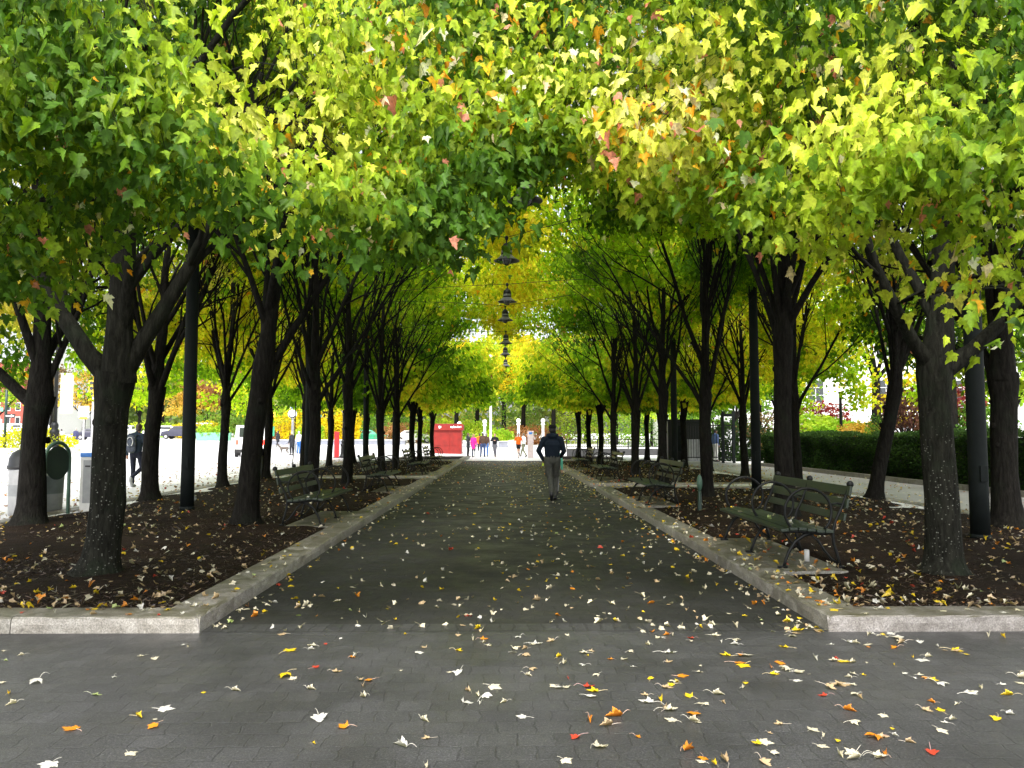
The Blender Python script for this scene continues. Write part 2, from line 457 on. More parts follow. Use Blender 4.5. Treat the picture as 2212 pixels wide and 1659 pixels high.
def limb(mb, rng, p, d, r0, length, lvl, nds, trop=.10, wob=.10, maxl=3, kids=None, endr=.35, sides=(12, 8, 6, 4)):
    n = (9, 8, 6, 5)[lvl]; pts = [Vector(p)]; d = Vector(d).normalized(); dirs = [d]
    for i in range(n):
        d = (d + Vector(rng.normal(0, wob, 3)) + Vector((0, 0, trop))).normalized()
        pts.append(pts[-1] + d * (length / n)); dirs.append(d)
    rad = [r0 * (1 - (1 - endr) * (i / n) ** .8) for i in range(n + 1)]
    if lvl == 1: rad[0] *= 1.25
    mb.tube(pts, rad, sides[lvl], cap=False)
    for q, rr in zip(pts[2:], rad[2:]): nds.append((q.x, q.y, q.z, rr))
    if lvl >= maxl: return
    kids = kids if kids is not None else (0, 8, 5, 3)[lvl]
    for k in range(kids):
        t = .25 + .72 * (k + rng.random()) / max(kids, 1); f = t * n; i = min(int(f), n - 1)
        q = pts[i].lerp(pts[i + 1], f - i); dd = dirs[i]
        side = dd.orthogonal().normalized(); side.rotate(Matrix.Rotation(rng.uniform(0, 2 * PI), 3, dd))
        ang = rng.uniform(.32, .66)
        nd = dd * math.cos(ang) + side * math.sin(ang)
        limb(mb, rng, q, nd, rad[i] * rng.uniform(.42, .6), length * rng.uniform(.45, .72), lvl + 1, nds, .10, .13, maxl)

SPOTS = [(690, 150, .7, .30), (560, 310, .75, .30), (430, 340, .55, .25), (830, 350, .65, .28), (200, 310, .35, .30), (1000, 80, .4, .3), (1330, 260, .55, .3), (1440, 200, .6, .3), (1600, 230, .6, .4), (1760, 250, .55, .35),
         (1850, 90, .35, .4), (1600, 60, .3, .4), (2080, 590, .35, .35), (2150, 640, .3, .3), (960, 600, .25, .2), (50, 250, .3, .25), (1900, 400, .25, .35), (1150, 110, .35, .25), (300, 60, .15, .3)]
OSPOTS = [(1320, 230), (1450, 240), (1650, 300), (1520, 180), (15, 150), (850, 120), (1590, 320), (1380, 350), (975, 620), (480, 310), (620, 320), (800, 390), (1870, 60), (1790, 90), (1000, 180), (30, 330), (1330, 360), (2000, 660), (540, 40)]
def make_tree(name, x0, y0, seed, side, inner, fine, fork=2.45, r=.165, lean=(0, 0), limbs=None, n_cl=760, per=15, ls=.105,
              orange=.02, tone=.35, dens_front=False, specks=False, leader=True, yellow_front=False, pal=GREEN, clr=1.0, zoff=.12):
    """one maple: meshes for trunk with limbs, and for crown, in coordinates local to (x0, y0, ground)"""
    rng = np.random.default_rng(seed)
    mb = MB(); nds = []
    # trunk
    top = Vector((lean[0] * 1.0, lean[1] * 1.0, fork))
    pts, rad = [], []
    for t, k in ((0, 1.75), (.03, 1.42), (.08, 1.2), (.16, 1.08), (.35, 1.0), (.6, .95), (.82, .97), (.93, 1.10), (1.0, 1.12)):
        w = .03 * math.sin(t * 5 + seed)
        pts.append(Vector((top.x * t + w, top.y * t + w * .5, fork * t))); rad.append(r * k)
    o = len(mb.v); mb.tube(pts, rad, 14, cap=False)
    V = np.array(mb.v[o:]); nn = (vnoise(V * [1, 1, .35], 14, seed) - .5)
    ax = np.array([[p.x, p.y] for p in pts]).repeat(14, axis=0)
    V[:, :2] = ax + (V[:, :2] - ax) * (1 + .16 * nn[:, None]); mb.v[o:] = [tuple(q) for q in V]
    if leader:
        limb(mb, rng, top - Vector((0, 0, .1)), (lean[0] * .4, lean[1] * .4, 1), r * .88, 5.4, 1, nds, .2, .05, 3, 9, .25, (12, 10, 6, 4))
    if limbs is None:
        limbs = []; k = int(rng.integers(6, 8)); a0 = rng.uniform(0, 6.28)
        for i in range(k):
            a = a0 + 2 * PI * i / k + rng.uniform(-.4, .4); tl = rng.uniform(.26, .62)
            limbs.append(((math.cos(a) * math.sin(tl), math.sin(a) * math.sin(tl), math.cos(tl)), rng.uniform(3.8, 5.2), rng.uniform(.34, .5), rng.uniform(-.35, .9)))
    for d, ln, rr, dz in limbs:
        z = fork + dz - .12
        p = Vector((top.x * z / fork, top.y * z / fork, z))
        limb(mb, rng, p, d, r * rr, ln, 1, nds, .055, .06, 3, None, .3)
    # knots
    for i in range(3):
        a = rng.uniform(0, 6.28); z = rng.uniform(1.2, fork)
        mb.ell((top.x * z / fork + math.cos(a) * r * .9, top.y * z / fork + math.sin(a) * r * .9, z), (.05, .05, .06), 7, 5)
    # crown
    cl = []; need = n_cl; tries = 0
    if inner: xin, xout = 5.4, 3.4
    else: xin, xout = 3.3, 4.2
    while len(cl) < need and tries < 60:
        tries += 1
        m = 4000
        s = -side                      # towards the walk
        dx = rng.uniform(-xout, xin, m) * s
        dy = rng.uniform(-4.3 if dens_front else -3.6, 3.6, m)
        X = x0 + dx; Y = y0 + dy
        lo = low_back(X, Y)
        if dens_front:
            f = np.clip((Y - 6.6) / 1.2, 0, 1); lo = (low_front(X) + .5 * (vnoise(np.stack([X, Y * .6, X * 0], 1), 4.2, 66) - .5)) * (1 - f) + lo * f
        rr = (np.where(dx * s > 0, dx / xin, dx / xout) ** 2 + (dy / np.where(dens_front & (dy < 0), 4.3, 3.6)) ** 2)
        ztop = lo + (5.3 if dens_front else 4.2) * np.clip(1.08 - rr, 0, 1) ** .5 + .5
        u = rng.random(m)
        z = lo + (ztop - lo) * np.where(rng.random(m) < .72, u ** 1.9 * .6, u)
        lump = vnoise(np.stack([X, Y, z * 1.9], 1), 1.75, 5)
        ok = (rr < 1.0) & (lump > (.38 if not dens_front else np.where(z < lo + .45, .32, np.where(Y < 7.2, .51, .42))))
        ok &= ~((np.abs(dx) < .5) & (np.abs(dy) < .5)) & ~((np.abs(X) < .9) & (Y > 8.5) & (z < 6.0))
        if dens_front: ok &= ~((np.abs(X - .03) < .2) & (z < 3.8))
        if dens_front:                  # the sunny face towards the open forecourt is fuller
            ok &= (rng.random(m) < np.where(Y < 7.0, 1.0, .45))
        for q in np.stack([dx, dy, z - zoff], 1)[ok]: cl.append(q)
    cl = np.array(cl[:need])
    nd = np.array(nds)
    D = ((cl[:, None, :] - nd[None, :, :3]) ** 2).sum(2)
    near = D.argmin(1)
    for i in range(len(cl)):
        a = Vector(nd[near[i], :3]); b = Vector(cl[i]); g = (b - a).length
        if g > 3.0 or g < .05: continue
        mid = a.lerp(b, .55) + Vector((rng.normal(0, .05), rng.normal(0, .05), .10 * g))
        r1 = min(nd[near[i], 3] * .6, .005 + .007 * g)
        mb.tube([a, a.lerp(mid, .5) + Vector((0, 0, .03 * g)), mid, b], [r1, r1 * .85, r1 * .7, .002], 3, cap=False)
    # leaves
    n = len(cl) * per
    c = np.repeat(cl, per, axis=0)
    off = rng.normal(0, 1, (n, 3)) * [.25, .25, .11]
    C = c + off
    outd = np.stack([C[:, 0], C[:, 1], np.zeros(n)], 1); outd /= np.maximum(np.linalg.norm(outd, axis=1, keepdims=True), .3)
    if dens_front:
        f = np.clip((7.6 - (C[:, 1] + y0)) / 2, 0, 1)[:, None]; outd = outd * (1 - f) + np.array([[.0, -1., 0]]) * f
    T = outd * .35 + off * [1.1, 1.1, 0] + np.array([[0, 0, -1.15]]) + rng.normal(0, .33, (n, 3))
    Nn = outd * .75 + np.array([[0, 0, .6]]) + rng.normal(0, .5, (n, 3))
    S = ls * rng.uniform(.5, 1.3, n)
    W = C + [[x0, y0, zoff]]
    t = tone + (vnoise(W, .9, 11) - .5) * .8 + (vnoise(W, 3.0, 12) - .5) * .5
    opatch = np.clip((vnoise(W, 1.7, 33) - .40) * 4, .04, 1.8)
    t = t + np.repeat(rng.normal(0, .13, len(cl)), per)
    if yellow_front:
        fr = np.clip((7.2 - W[:, 1]) / 1.6, 0, 1)
        t += fr * (vnoise(W, 1.5, 21) - .45) * .5
        for (a_, b_, k_, r_) in SPOTS:
            q = np.array(px(a_, b_, None, 5.7)); t += .5 * k_ * np.exp(-(((W - q) * [1, .35, 1]) ** 2).sum(1) / (2.6 * r_ * r_))
        for (a_, b_) in OSPOTS:
            q = np.array(px(a_, b_, None, 5.7)); opatch = opatch + 5 * np.exp(-(((W - q) * [1, .35, 1]) ** 2).sum(1) / (2 * .14 * .14))
    org = orange
    cols = leaf_cols(rng, t, org, org * .35, clr, pal, opatch)
    V, sizes, idx, fc = leaf_cloud(rng, C, T, Nn, S, cols, fine)
    crown = np_mesh('crown', V, sizes, idx, fc)
    crown.materials.append(M['leaf'] if fine == 'fine' else M['leaf_far'])
    tm = bpy.data.meshes.new('trunk'); tm.from_pydata(mb.v, [], mb.f); tm.update()
    tm.polygons.foreach_set('use_smooth', np.ones(len(tm.polygons), dtype=bool))
    tm.materials.append(M['bark_speck'] if specks else M['bark'])
    return tm, crown

def place_tree(meshes, x, y, z, rz, label, group, name='maple_tree', cat='tree', sc_=1.0):
    t = empty(name, (x, y, z), rz, label, cat, group); t.scale = (sc_,) * 3
    link('trunk', meshes[0], None, t); link('crown', meshes[1], None, t)
    return t

GI_L = 'maples in the inner row left of the walk'; GI_R = 'maples in the inner row right of the walk'
GO_L = 'maples in the outer row left of the walk'; GO_R = 'maples in the outer row right of the walk'
ZB = .12
def D3(x, y, z): return (x, y, z)

# the near trees, each its own shape ------------------------------------------------
pL1 = px(208, 1240, ZB); pR1 = px(2035, 1238, ZB); pL0 = px(60, 1135, ZB)
t = make_tree('l1', pL1.x, pL1.y, 101, -1, True, 'fine', fork=2.15, r=.175, lean=(.17, 0), specks=True, n_cl=2500, per=20, ls=.090,
    limbs=[((-.80, -.10, 1.0), 3.6, .66, .0), ((.75, .15, 1.15), 3.8, .62, .05), ((.42, -.5, 1.2), 3.6, .45, .45), ((-.35, .8, 1.2), 3.4, .45, .6), ((.7, .6, 1.3), 3.2, .36, 1.1)],
    dens_front=True, yellow_front=True, tone=.30, orange=.02, clr=1.4)
place_tree(t, pL1.x, pL1.y, ZB, 0, 'stout pale-speckled maple forking low, its flared base behind the corner of the left kerb', GI_L)
t = make_tree('r1', pR1.x, pR1.y, 202, 1, True, 'fine', fork=2.30, r=.165, lean=(.02, 0), specks=True, n_cl=2500, per=20, ls=.090,
    limbs=[((-.95, -.15, 1.05), 3.9, .50, -.05), ((.95, -.1, .62), 3.8, .60, -.05), ((-.3, .7, 1.2), 3.4, .42, .6), ((.35, -.6, 1.3), 3.2, .42, .8), ((.5, .6, 1.3), 3.2, .36, 1.2)],
    dens_front=True, yellow_front=True, tone=.43, orange=.035, clr=1.4)
place_tree(t, pR1.x, pR1.y, ZB, 0, 'pale-flecked maple with a level right limb, standing in mulch beside the big right bench', GI_R)
t = make_tree('l0', pL0.x, pL0.y, 303, -1, False, 'mid', fork=2.15, r=.20, lean=(.12, 0), n_cl=900, per=15, ls=.115,
    limbs=[((-.9, 0, .7), 3.6, .55, -.1), ((.5, .1, 1.2), 3.2, .35, .1), ((-.5, -.4, 1.2), 3.2, .45, .5), ((.2, .7, 1.2), 3.2, .4, .7)], tone=.42, orange=.015)
place_tree(t, pL0.x, pL0.y, ZB, 0, 'thick maple in front of the grey bins, leftmost trunk of the photo', GO_L)

UNIQ = []
def add_tree(x, y, seed, side, inner, label, group, **kw):
    fine = kw.pop('fine', 'mid'); a = dict(n_cl=820, per=15, ls=.12); a.update(kw)
    t = make_tree('t', x, y, seed, side, inner, fine, **a)
    place_tree(t, x, y, ZB, 0, label, group); return t
p = px(527, 1130, ZB)
add_tree(p.x, p.y, 404, -1, True, 'maple leaning right, beside the black post and left of the first left bench', GI_L, lean=(.28, 0), fork=2.7, r=.17, tone=.3, n_cl=1300, limbs=[((.75, .2, 1.0), 3.8, .5, -.1), ((-.3, .5, 1.3), 3.4, .45, .3), ((-.5, -.5, 1.4), 3.2, .4, .7), ((.3, -.7, 1.4), 3.2, .4, .9)])
p = px(1697, 1118, ZB)
add_tree(p.x, p.y, 505, 1, True, 'knobbly upright maple rising right behind the big right bench', GI_R, lean=(.02, 0), fork=3.3, r=.165, tone=.3, n_cl=1300)
p = px(322, 1080, ZB)
add_tree(p.x, p.y, 606, -1, False, 'maple just right of the person with the backpack', GO_L, fork=2.6, r=.175, tone=.40, lean=(.08, 0))
p = px(2177, 1137, ZB)
add_tree(p.x, p.y, 707, 1, False, 'stout maple at the right edge, beyond the round black post', GO_R, fork=2.5, r=.20, tone=.36)
p = px(1889, 1078, ZB)
add_tree(p.x, p.y, 808, 1, False, 'slim maple leaning right in front of the clipped hedge', GO_R, fork=2.6, r=.155, lean=(.55, 0), tone=.34)

# the rest of the four rows: a handful of shapes, each standing several times -------------
LIME = np.array([(.065, .150, .010), (.115, .235, .012), (.185, .33, .015), (.28, .43, .02), (.40, .50, .03), (.55, .54, .04), (.70, .58, .05)])
TB = .12
var_in = [make_tree('vi', 4.7, 22, 900 + i, 1, True, 'low', n_cl=880, per=14, ls=.15, tone=tn + TB, r=.135, clr=1.3, pal=LIME, fork=fk, orange=.004) for i, (tn, fk) in enumerate(((.26, 2.5), (.36, 2.9), (.46, 2.3)))]
var_out = [make_tree('vo', 8.3, 24, 930 + i, 1, False, 'low', n_cl=880, per=14, ls=.15, tone=tn + TB, r=.135, clr=1.3, pal=LIME, fork=fk, orange=.004) for i, (tn, fk) in enumerate(((.36, 2.5), (.50, 2.2)))]
var_far = [make_tree('vf', 4.7, 50, 960 + i, 1, True, 'quad', n_cl=900, per=13, ls=.21, tone=tn, r=.14, fork=2.4, orange=.003, clr=1.3, pal=LIME) for i, tn in enumerate((.42, .6))]
NUM = ['first', 'second', 'third', 'fourth', 'fifth', 'sixth', 'seventh', 'eighth', 'ninth', 'tenth', 'eleventh']
rt = random.Random(5)
def row(xs, ys, side, inner, group, n0, where):
    for i, (x, y) in enumerate(zip(xs, ys)):
        pool = var_far if y > 37 else (var_in if inner else var_out)
        mm = pool[i % len(pool)]
        place_tree(mm, x, y, ZB, (0 if side > 0 else PI) + rt.uniform(-.22, .22),
                   '%s tree from the front in the %s row of maples %s of the walk' % (NUM[n0 + i], 'inner' if inner else 'outer', where), group, sc_=rt.uniform(.95, 1.05))
row([-4.55, -4.75, -4.6, -4.7, -4.6, -4.75, -4.6], [18.9, 24.0, 29.4, 34.4, 39.4, 44.4, 50.2], -1, True, GI_L, 2, 'left')
row([4.8, 4.75, 4.8, 4.7, 4.75, 4.7, 4.7], [18.8, 23.6, 28.9, 34.0, 39.0, 44.2, 50.0], 1, True, GI_R, 2, 'right')
row([-8.1, -8.1, -8.05, -8.1, -8.0, -8.1], [22.9, 27.1, 31.9, 36.8, 41.6, 46.5], -1, False, GO_L, 2, 'left')
row([8.5, 8.4, 8.4, 8.45, 8.3, 8.4], [23.0, 27.7, 32.5, 37.2, 42.0, 46.6], 1, False, GO_R, 2, 'right')
# ------------------------------------------------------------------ ground
def sstep(a, b, x):
    t = np.clip((x - a) / (b - a), 0, 1); return t * t * (3 - 2 * t)
def gz(x, y):
    x = np.asarray(x, dtype=float); y = np.asarray(y, dtype=float)
    s = sstep(3.0, 8.5, np.abs(x)) * sstep(8, 12.5, y)
    return .12 * s + .02 * np.clip(y - 60, 0, 90) - .012
def grid_mesh(name, xs, ys, zf):
    X, Y = np.meshgrid(xs, ys); Z = zf(X, Y); nx = len(xs); ny = len(ys)
    V = np.stack([X.ravel(), Y.ravel(), Z.ravel()], 1)
    i = np.arange(ny - 1)[:, None] * nx + np.arange(nx - 1)[None, :]
    idx = np.stack([i, i + 1, i + 1 + nx, i + nx], 2).reshape(-1)
    return np_mesh(name, V, np.full((ny - 1) * (nx - 1), 4), idx, smooth=True)
xs = np.unique(np.concatenate([np.linspace(-500, -40, 12), np.linspace(-40, 40, 81), np.linspace(40, 500, 12)]))
ys = np.unique(np.concatenate([np.linspace(-60, 0, 5), np.linspace(0, 60, 61), np.linspace(60, 160, 21), np.linspace(160, 900, 10)]))
g = link('ground', grid_mesh('ground', xs, ys, gz), M['plaza']); tag(g, kind='structure')

def sheet(name, x0, x1, y0, y1, z, mat):
    mb = MB(); mb.add([(x0, y0, z), (x1, y0, z), (x1, y1, z), (x0, y1, z)], [(0, 1, 2, 3)])
    o = mb.build(name, mat); tag(o, kind='structure'); return o
cl = px(440, 1365); cr = px(1787, 1368)
XL, XR, Y0 = -2.47, 2.64, (cl.y + cr.y) / 2
sheet('pavement', -16, 16, -12, Y0 + .02, .000, M['paver'])
sheet('path', XL - .1, XR + .1, Y0 + .30, 49.6, .000, M['walk'])
sheet('pavement_band', XL - .1, XR + .1, Y0 + .02, Y0 + .30, .001, M['course'])
sheet('footpath', 9.15, 12.3, 9, 44, .123, M['sidepath'])

# kerbs: rows of granite blocks round every bed ------------------------------------
KW, KH = .38, .125
kr = random.Random(3)
def rough_block(mb, tones, a, b, inward, w=KW, h=KH, z0=-.03, mit0=0, mit1=0):
    """one kerb stone from a to b (outer foot line), inward = unit normal towards the bed"""
    a, b = Vector((*a, 0)), Vector((*b, 0)); d = (b - a).normalized(); n = Vector((*inward, 0)); Lg = (b - a).length
    k = max(2, int(Lg / .12)); vs = []; fs = []
    for i in range(k + 1):
        t = i / k; p = a + (b - a) * t
        j = lambda s: kr.uniform(-s, s) if 0 < i < k else 0
        m0 = d * (mit0 * (1 - t) * 1 + mit1 * t)
        q = [p + n * (.000 + j(.003)) + Vector((0, 0, z0)), p + n * (.006 + j(.006)) + Vector((0, 0, h * .55)), p + n * (.014 + j(.006)) + d * 0 + Vector((0, 0, h - .012 + j(.004))),
             p + n * (.030 + j(.005)) + Vector((0, 0, h + j(.0015))), p + n * (w * .55) + m0 * .55 + Vector((0, 0, h + j(.003))), p + n * w + m0 + Vector((0, 0, h + j(.002))), p + n * w + m0 + Vector((0, 0, z0))]
        vs += q
    m = 7
    for i in range(k):
        for r_ in range(m - 1): fs.append((i * m + r_, (i + 1) * m + r_, (i + 1) * m + r_ + 1, i * m + r_ + 1))
    fs.append(tuple(range(m))); fs.append(tuple(range(k * m, k * m + m))[::-1])
    mb.add(vs, fs); t_ = kr.uniform(.78, 1.2); tones += [(t_, t_ * kr.uniform(.97, 1.0), t_ * kr.uniform(.92, 1.0))] * len(fs)
def kerb_run(mb, tones, a, b, inward, step=1.55, m0=0, m1=0):
    a, b = Vector((*a, 0)), Vector((*b, 0)); Lg = (b - a).length; n = max(1, round(Lg / step)); d = (b - a) / Lg
    cuts = [0] + [Lg * (i + kr.uniform(-.12, .12)) / n for i in range(1, n)] + [Lg]
    for i in range(n):
        p = a + d * (cuts[i] + (.004 if i else 0)); q = a + d * (cuts[i + 1] - (.004 if i < n - 1 else 0))
        rough_block(mb, tones, p[:2], q[:2], inward, mit0=(m0 if i == 0 else 0), mit1=(m1 if i == n - 1 else 0))
def bed(x_in, x_out, y0, y1, pads, name_i):
    """a planting bed: kerb ring and mulch. x_in: walk side, x_out: far side"""
    s = 1 if x_out > x_in else -1
    mb = MB(); tones = []
    kerb_run(mb, tones, (x_in, y0), (x_in, y1), (s, 0), m0=KW, m1=-KW)
    kerb_run(mb, tones, (x_in, y0), (x_out, y0), (0, 1), m0=s * 0 + KW if True else 0, m1=0)
    kerb_run(mb, tones, (x_in, y1), (x_out, y1), (0, -1), m0=KW, m1=0)
    kerb_run(mb, tones, (x_out, y0 + .4), (x_out, y1 - .4), (-s, 0))
    for (p0, p1, dep) in pads:            # the paving slabs under the benches
        k = 2
        for i in range(k):
            a = p0 + (p1 - p0) * i / k + .004; b = p0 + (p1 - p0) * (i + 1) / k - .004
            xa = x_in + s * (KW + .004); xb = x_in + s * (KW + dep)
            o = len(mb.f); mb.box(((xa + xb) / 2, (a + b) / 2, KH - .06), (abs(xb - xa), b - a, .12)); t_ = kr.uniform(.6, .85)
            tones += [(t_, t_, t_ * .95)] * (len(mb.f) - o)
    o = mb.build('kerb', M['granite']); tag(o, kind='structure')
    me = o.data; at = me.attributes.new('blocktone', 'FLOAT_COLOR', 'FACE')
    c = np.ones((len(me.polygons), 4), dtype=np.float32); c[:, :3] = tones; at.data.foreach_set('color', c.ravel())
    # mulch
    xa, xb = sorted((x_in + s * (KW - .02), x_out - s * (KW - .02)))
    dens = .07 if y0 < 10 else .25
    xs = np.arange(xa, xb + dens, dens); xs[-1] = xb
    ys = np.concatenate([np.arange(y0 + KW - .02, min(y1 - KW, y0 + 9), dens), np.arange(min(y1 - KW, y0 + 9), y1 - KW + .2, .3)]); ys[-1] = y1 - KW + .02
    def zf(X, Y):
        P = np.stack([X.ravel(), Y.ravel(), np.zeros(X.size)], 1)
        z = .085 + .05 * sstep(0, .5, np.minimum(np.minimum(X - xa, xb - X), np.minimum(Y - ys[0], ys[-1] - Y)))
        z += .05 * (vnoise(P, 1.6, 3).reshape(X.shape) - .5) + .022 * (vnoise(P, 9, 4).reshape(X.shape) - .5) + .012 * (vnoise(P, 30, 6).reshape(X.shape) - .5)
        for p0, p1, dep in pads:
            inside = (X * s < (x_in * s + KW + dep + .02)) & (Y > p0 - .02) & (Y < p1 + .02); z = np.where(inside, .07, z)
        return z
    o = link('soil', grid_mesh('soil', xs, ys, zf), M['mulch']); tag(o, kind='structure')
    return zf
PADR = [(8.65, 11.4, .72), (16.6, 19.2, .65)]; PADL = [(12.9, 15.5, .72), (20.7, 23.2, .65)]
bed(XL, -8.85, Y0, 27.6, PADL, 0); bed(XL, -8.85, 28.9, 46.2, [(29.0 + .5, 32.0, .9), (36.8, 39.6, .9)], 1); bed(XL + .02, -7.2, 48.2, 56, [], 2)
bed(XR, 9.15, Y0, 22.9, PADR, 0); bed(XR, 9.15, 24.5, 45.6, [(25.4, 28.2, .9), (33.5, 36.3, .9)], 1); bed(XR, 7.4, 48.2, 56, [], 2)

# ------------------------------------------------------------------ benches (front faces -x in local space)
def make_bench(label, group):
    t = empty('park_bench', (0, 0, 0), 0, label, 'bench', group)
    Ln = 2.5
    seat = MB(); xs_ = [-.335, -.235, -.135, -.035, .065, .165]; zs = [.425, .437, .437, .425, .412, .408]; tl = [-.10, -.05, .02, .06, .05, .02]
    for x, z, a in zip(xs_, zs, tl): seat.box((x, 0, z), (.088, Ln, .034), ry=a)
    seat.build('seat', M['wood'], t, bevel=.006)
    for (x, z, hh) in ((.405, .855, .105), (.372, .715, .105), (.335, .565, .085)):
        b = MB(); b.box((x, 0, z), (.028, Ln, hh), ry=.22); b.build('back_slat', M['wood'], t, bevel=.006)
    for y in (-1.17, 0, 1.17):
        f = MB()
        f.tube([(.30, y, .0), (.275, y, .12), (.235, y, .26), (.225, y, .40), (.26, y, .52), (.33, y, .66), (.385, y, .80), (.425, y, .915)], [.021, .019, .018, .02, .018, .017, .016, .018], 8)
        f.ell((.435, y, .925), .040, 10, 7)
        f.tube([(.225, y, .385), (.10, y, .375), (-.05, y, .395), (-.2, y, .405), (-.34, y, .395)], .018, 8)
        f.tube([(-.02, y, .38), (-.10, y, .36), (-.20, y, .29), (-.27, y, .18), (-.31, y, .08), (-.335, y, .0)], [.022, .022, .021, .019, .017, .018], 8)
        f.tube([(-.02, y, .37), (.06, y, .30), (.12, y, .20), (.20, y, .10), (.28, y, .05)], .014, 6)
        f.box((-.345, y, .012), (.10, .055, .022)); f.box((.305, y, .012), (.09, .055, .022))
        f.build('leg_frame', M['iron'], t, smooth=True)
        a = MB(); c = Vector((-.045, y, .62)); rr = .262; pts = []
        for k in range(25):
            an = R(-48 + 276 * k / 24); pts.append(c + Vector((math.cos(an) * rr, 0, math.sin(an) * rr)))
        a.tube(pts, .0155, 8)
        a.tube([(.20, y, .70), (.27, y, .715), (.345, y, .70)], .011, 6)
        a.build('armrest', M['iron'], t, smooth=True)
    return t
GBR = 'benches along the right side of the walk'; GBL = 'benches along the left side of the walk'
b0 = make_bench('dark green hoop-armed bench with leaves on its seat, closest of the right-hand benches', GBR)
b0.location = (3.44, 10.03, KH)
def bench(x, y, rz, label, grp):
    b = dup(b0); b.location = (x, y, KH); b.rotation_euler = (0, 0, rz); b['label'] = label; b['group'] = grp
bench(3.36, 17.9, .0, 'second hoop-armed bench on the right side, pale slats catching light', GBR)
bench(3.4, 26.6, .01, 'third hoop-armed bench on the right side of the walk', GBR)
bench(3.4, 34.8, .0, 'fourth hoop-armed bench on the right, beyond the walking man', GBR)
bench(-3.33, 14.2, PI, 'wet dark green hoop-armed bench, closest of the left-hand benches', GBL)
bench(-3.4, 22.0, PI, 'second hoop-armed bench on the left side of the walk', GBL)
bench(-3.35, 30.4, PI + .01, 'third hoop-armed bench on the left side of the walk', GBL)
bench(-3.4, 38.2, PI, 'fourth hoop-armed bench on the left, in front of the red kiosk', GBL)

# ------------------------------------------------------------------ tall posts, cables and hanging lamps
def tall_post(x, y, label, grp, r=.13, h=8.5):
    t = empty('light_post', (x, y, .10), 0, label, 'post', grp)
    MB().lathe([(r * 1.02, 0), (r, .8), (r * .96, 3), (r * .80, h - .1), (r * .5, h)], 18).build('pole', M['post'], t, True)
    MB().lathe([(r * 1.10, .0), (r * 1.10, .05), (r * 1.04, .08)], 18, (0, 0, 0)).build('base_collar', M['post'], t, True)
    b = MB(); b.box((0, -r - .004, .95), (.10, .03, .22)); b.build('access_cover', M['post'], t)
    MB().lathe([(r * 1.06, 5.78), (r * 1.09, 5.84), (r * 1.06, 5.90)], 18).build('cable_collar', M['iron'], t, True)
    return t
GP = 'tall black round posts carrying the lamp cables'
PL = [(-6.35, 15.95), (-6.4, 25.9), (-6.35, 36.2), (-6.4, 46.0)]
PR = [(6.85, 11.4), (6.85, 21.5), (6.8, 31.6), (6.8, 41.6)]
lab = ['closest tall black post in the left beds, between two maple trunks', 'second tall black post in the left beds', 'third tall black post in the left beds', 'fourth tall black post in the left beds']
for (x, y), l_ in zip(PL, lab): tall_post(x, y, l_, GP)
lab = ['round black post behind the pale-flecked maple at the right', 'second tall black post in the right beds, beyond the big bench', 'third tall black post in the right beds', 'fourth tall black post in the right beds']
for (x, y), l_ in zip(PR, lab): tall_post(x, y, l_, GP)

def make_lamp(label):
    t = empty('hanging_lamp', (0, 0, 0), 0, label, 'lamp', 'lamps hung over the middle of the walk')
    MB().ell((0, 0, .02), (.045, .045, .06), 10, 6).tube([(0, 0, -.02), (0, 0, -.12)], .018, 8).build('hanger', M['iron'], t, True)
    MB().lathe([(.035, -.10), (.075, -.13), (.115, -.19), (.125, -.26), (.125, -.34), (.13, -.40), (.10, -.42)], 20).build('housing', M['iron'], t, True)
    s = MB(); s.lathe([(.10, -.36), (.16, -.42), (.22, -.47), (.29, -.515), (.30, -.525), (.286, -.525), (.21, -.48), (.14, -.435), (.09, -.40)], 28, cap=False)
    s.build('lamp_shade', M['greypaint'] if False else M['shade'], t, True)
    MB().lathe([(.09, -.38), (.118, -.44), (.12, -.50), (.10, -.56), (.05, -.60), (.01, -.61)], 18).build('glass_bowl', M['frost'], t, True)
    c = MB()
    for k in range(3):
        a = PI * k / 3
        pts = [(math.cos(a) * q * .135, math.sin(a) * q * .135, -.47 - .155 * math.sqrt(max(1 - q * q, 0))) for q in (-1, -.8, -.5, 0, .5, .8, 1)]
        c.tube(pts, .007, 5)
    c.tube([(math.cos(2 * PI * k / 16) * .135, math.sin(2 * PI * k / 16) * .135, -.47) for k in range(17)], .008, 5)
    c.tube([(math.cos(2 * PI * k / 16) * .118, math.sin(2 * PI * k / 16) * .118, -.545) for k in range(17)], .006, 5)
    c.build('cage', M['iron'], t, True)
    MB().lathe([(.1265, -.345), (.1285, -.335), (.1285, -.295), (.1265, -.285)], 20, cap=False).build('glass_band', M['frost'], t, True)
    return t
M['shade'] = simple('lamp_shade', (.10, .10, .10), .35)
lamps = [(.30, 11.4, 5.50), (.04, 15.95, 5.62), (.07, 21.5, 5.72), (.02, 25.9, 5.85), (.05, 31.6, 5.75), (.03, 36.2, 5.75), (.05, 41.6, 5.7)]
ll = ['pale-rimmed hanging lamp half hidden in leaves, highest of the line', 'largest fully visible caged lamp hanging over the walk', 'third hanging lamp from the front, below the big one', 'fourth hanging lamp from the front over the walk',
      'fifth hanging lamp from the front over the walk', 'sixth hanging lamp from the front over the walk', 'seventh and last visible hanging lamp over the walk']
l0 = make_lamp(ll[0]); l0.location = lamps[0]; l0.scale = (.88,) * 3
for q, l_ in zip(lamps[1:], ll[1:]):
    o = dup(l0); o.location = q; o['label'] = l_
def sag(a, b, s, n=10):
    a, b = Vector(a), Vector(b); return [a.lerp(b, i / n) - Vector((0, 0, s * 4 * (i / n) * (1 - i / n))) for i in range(n + 1)]
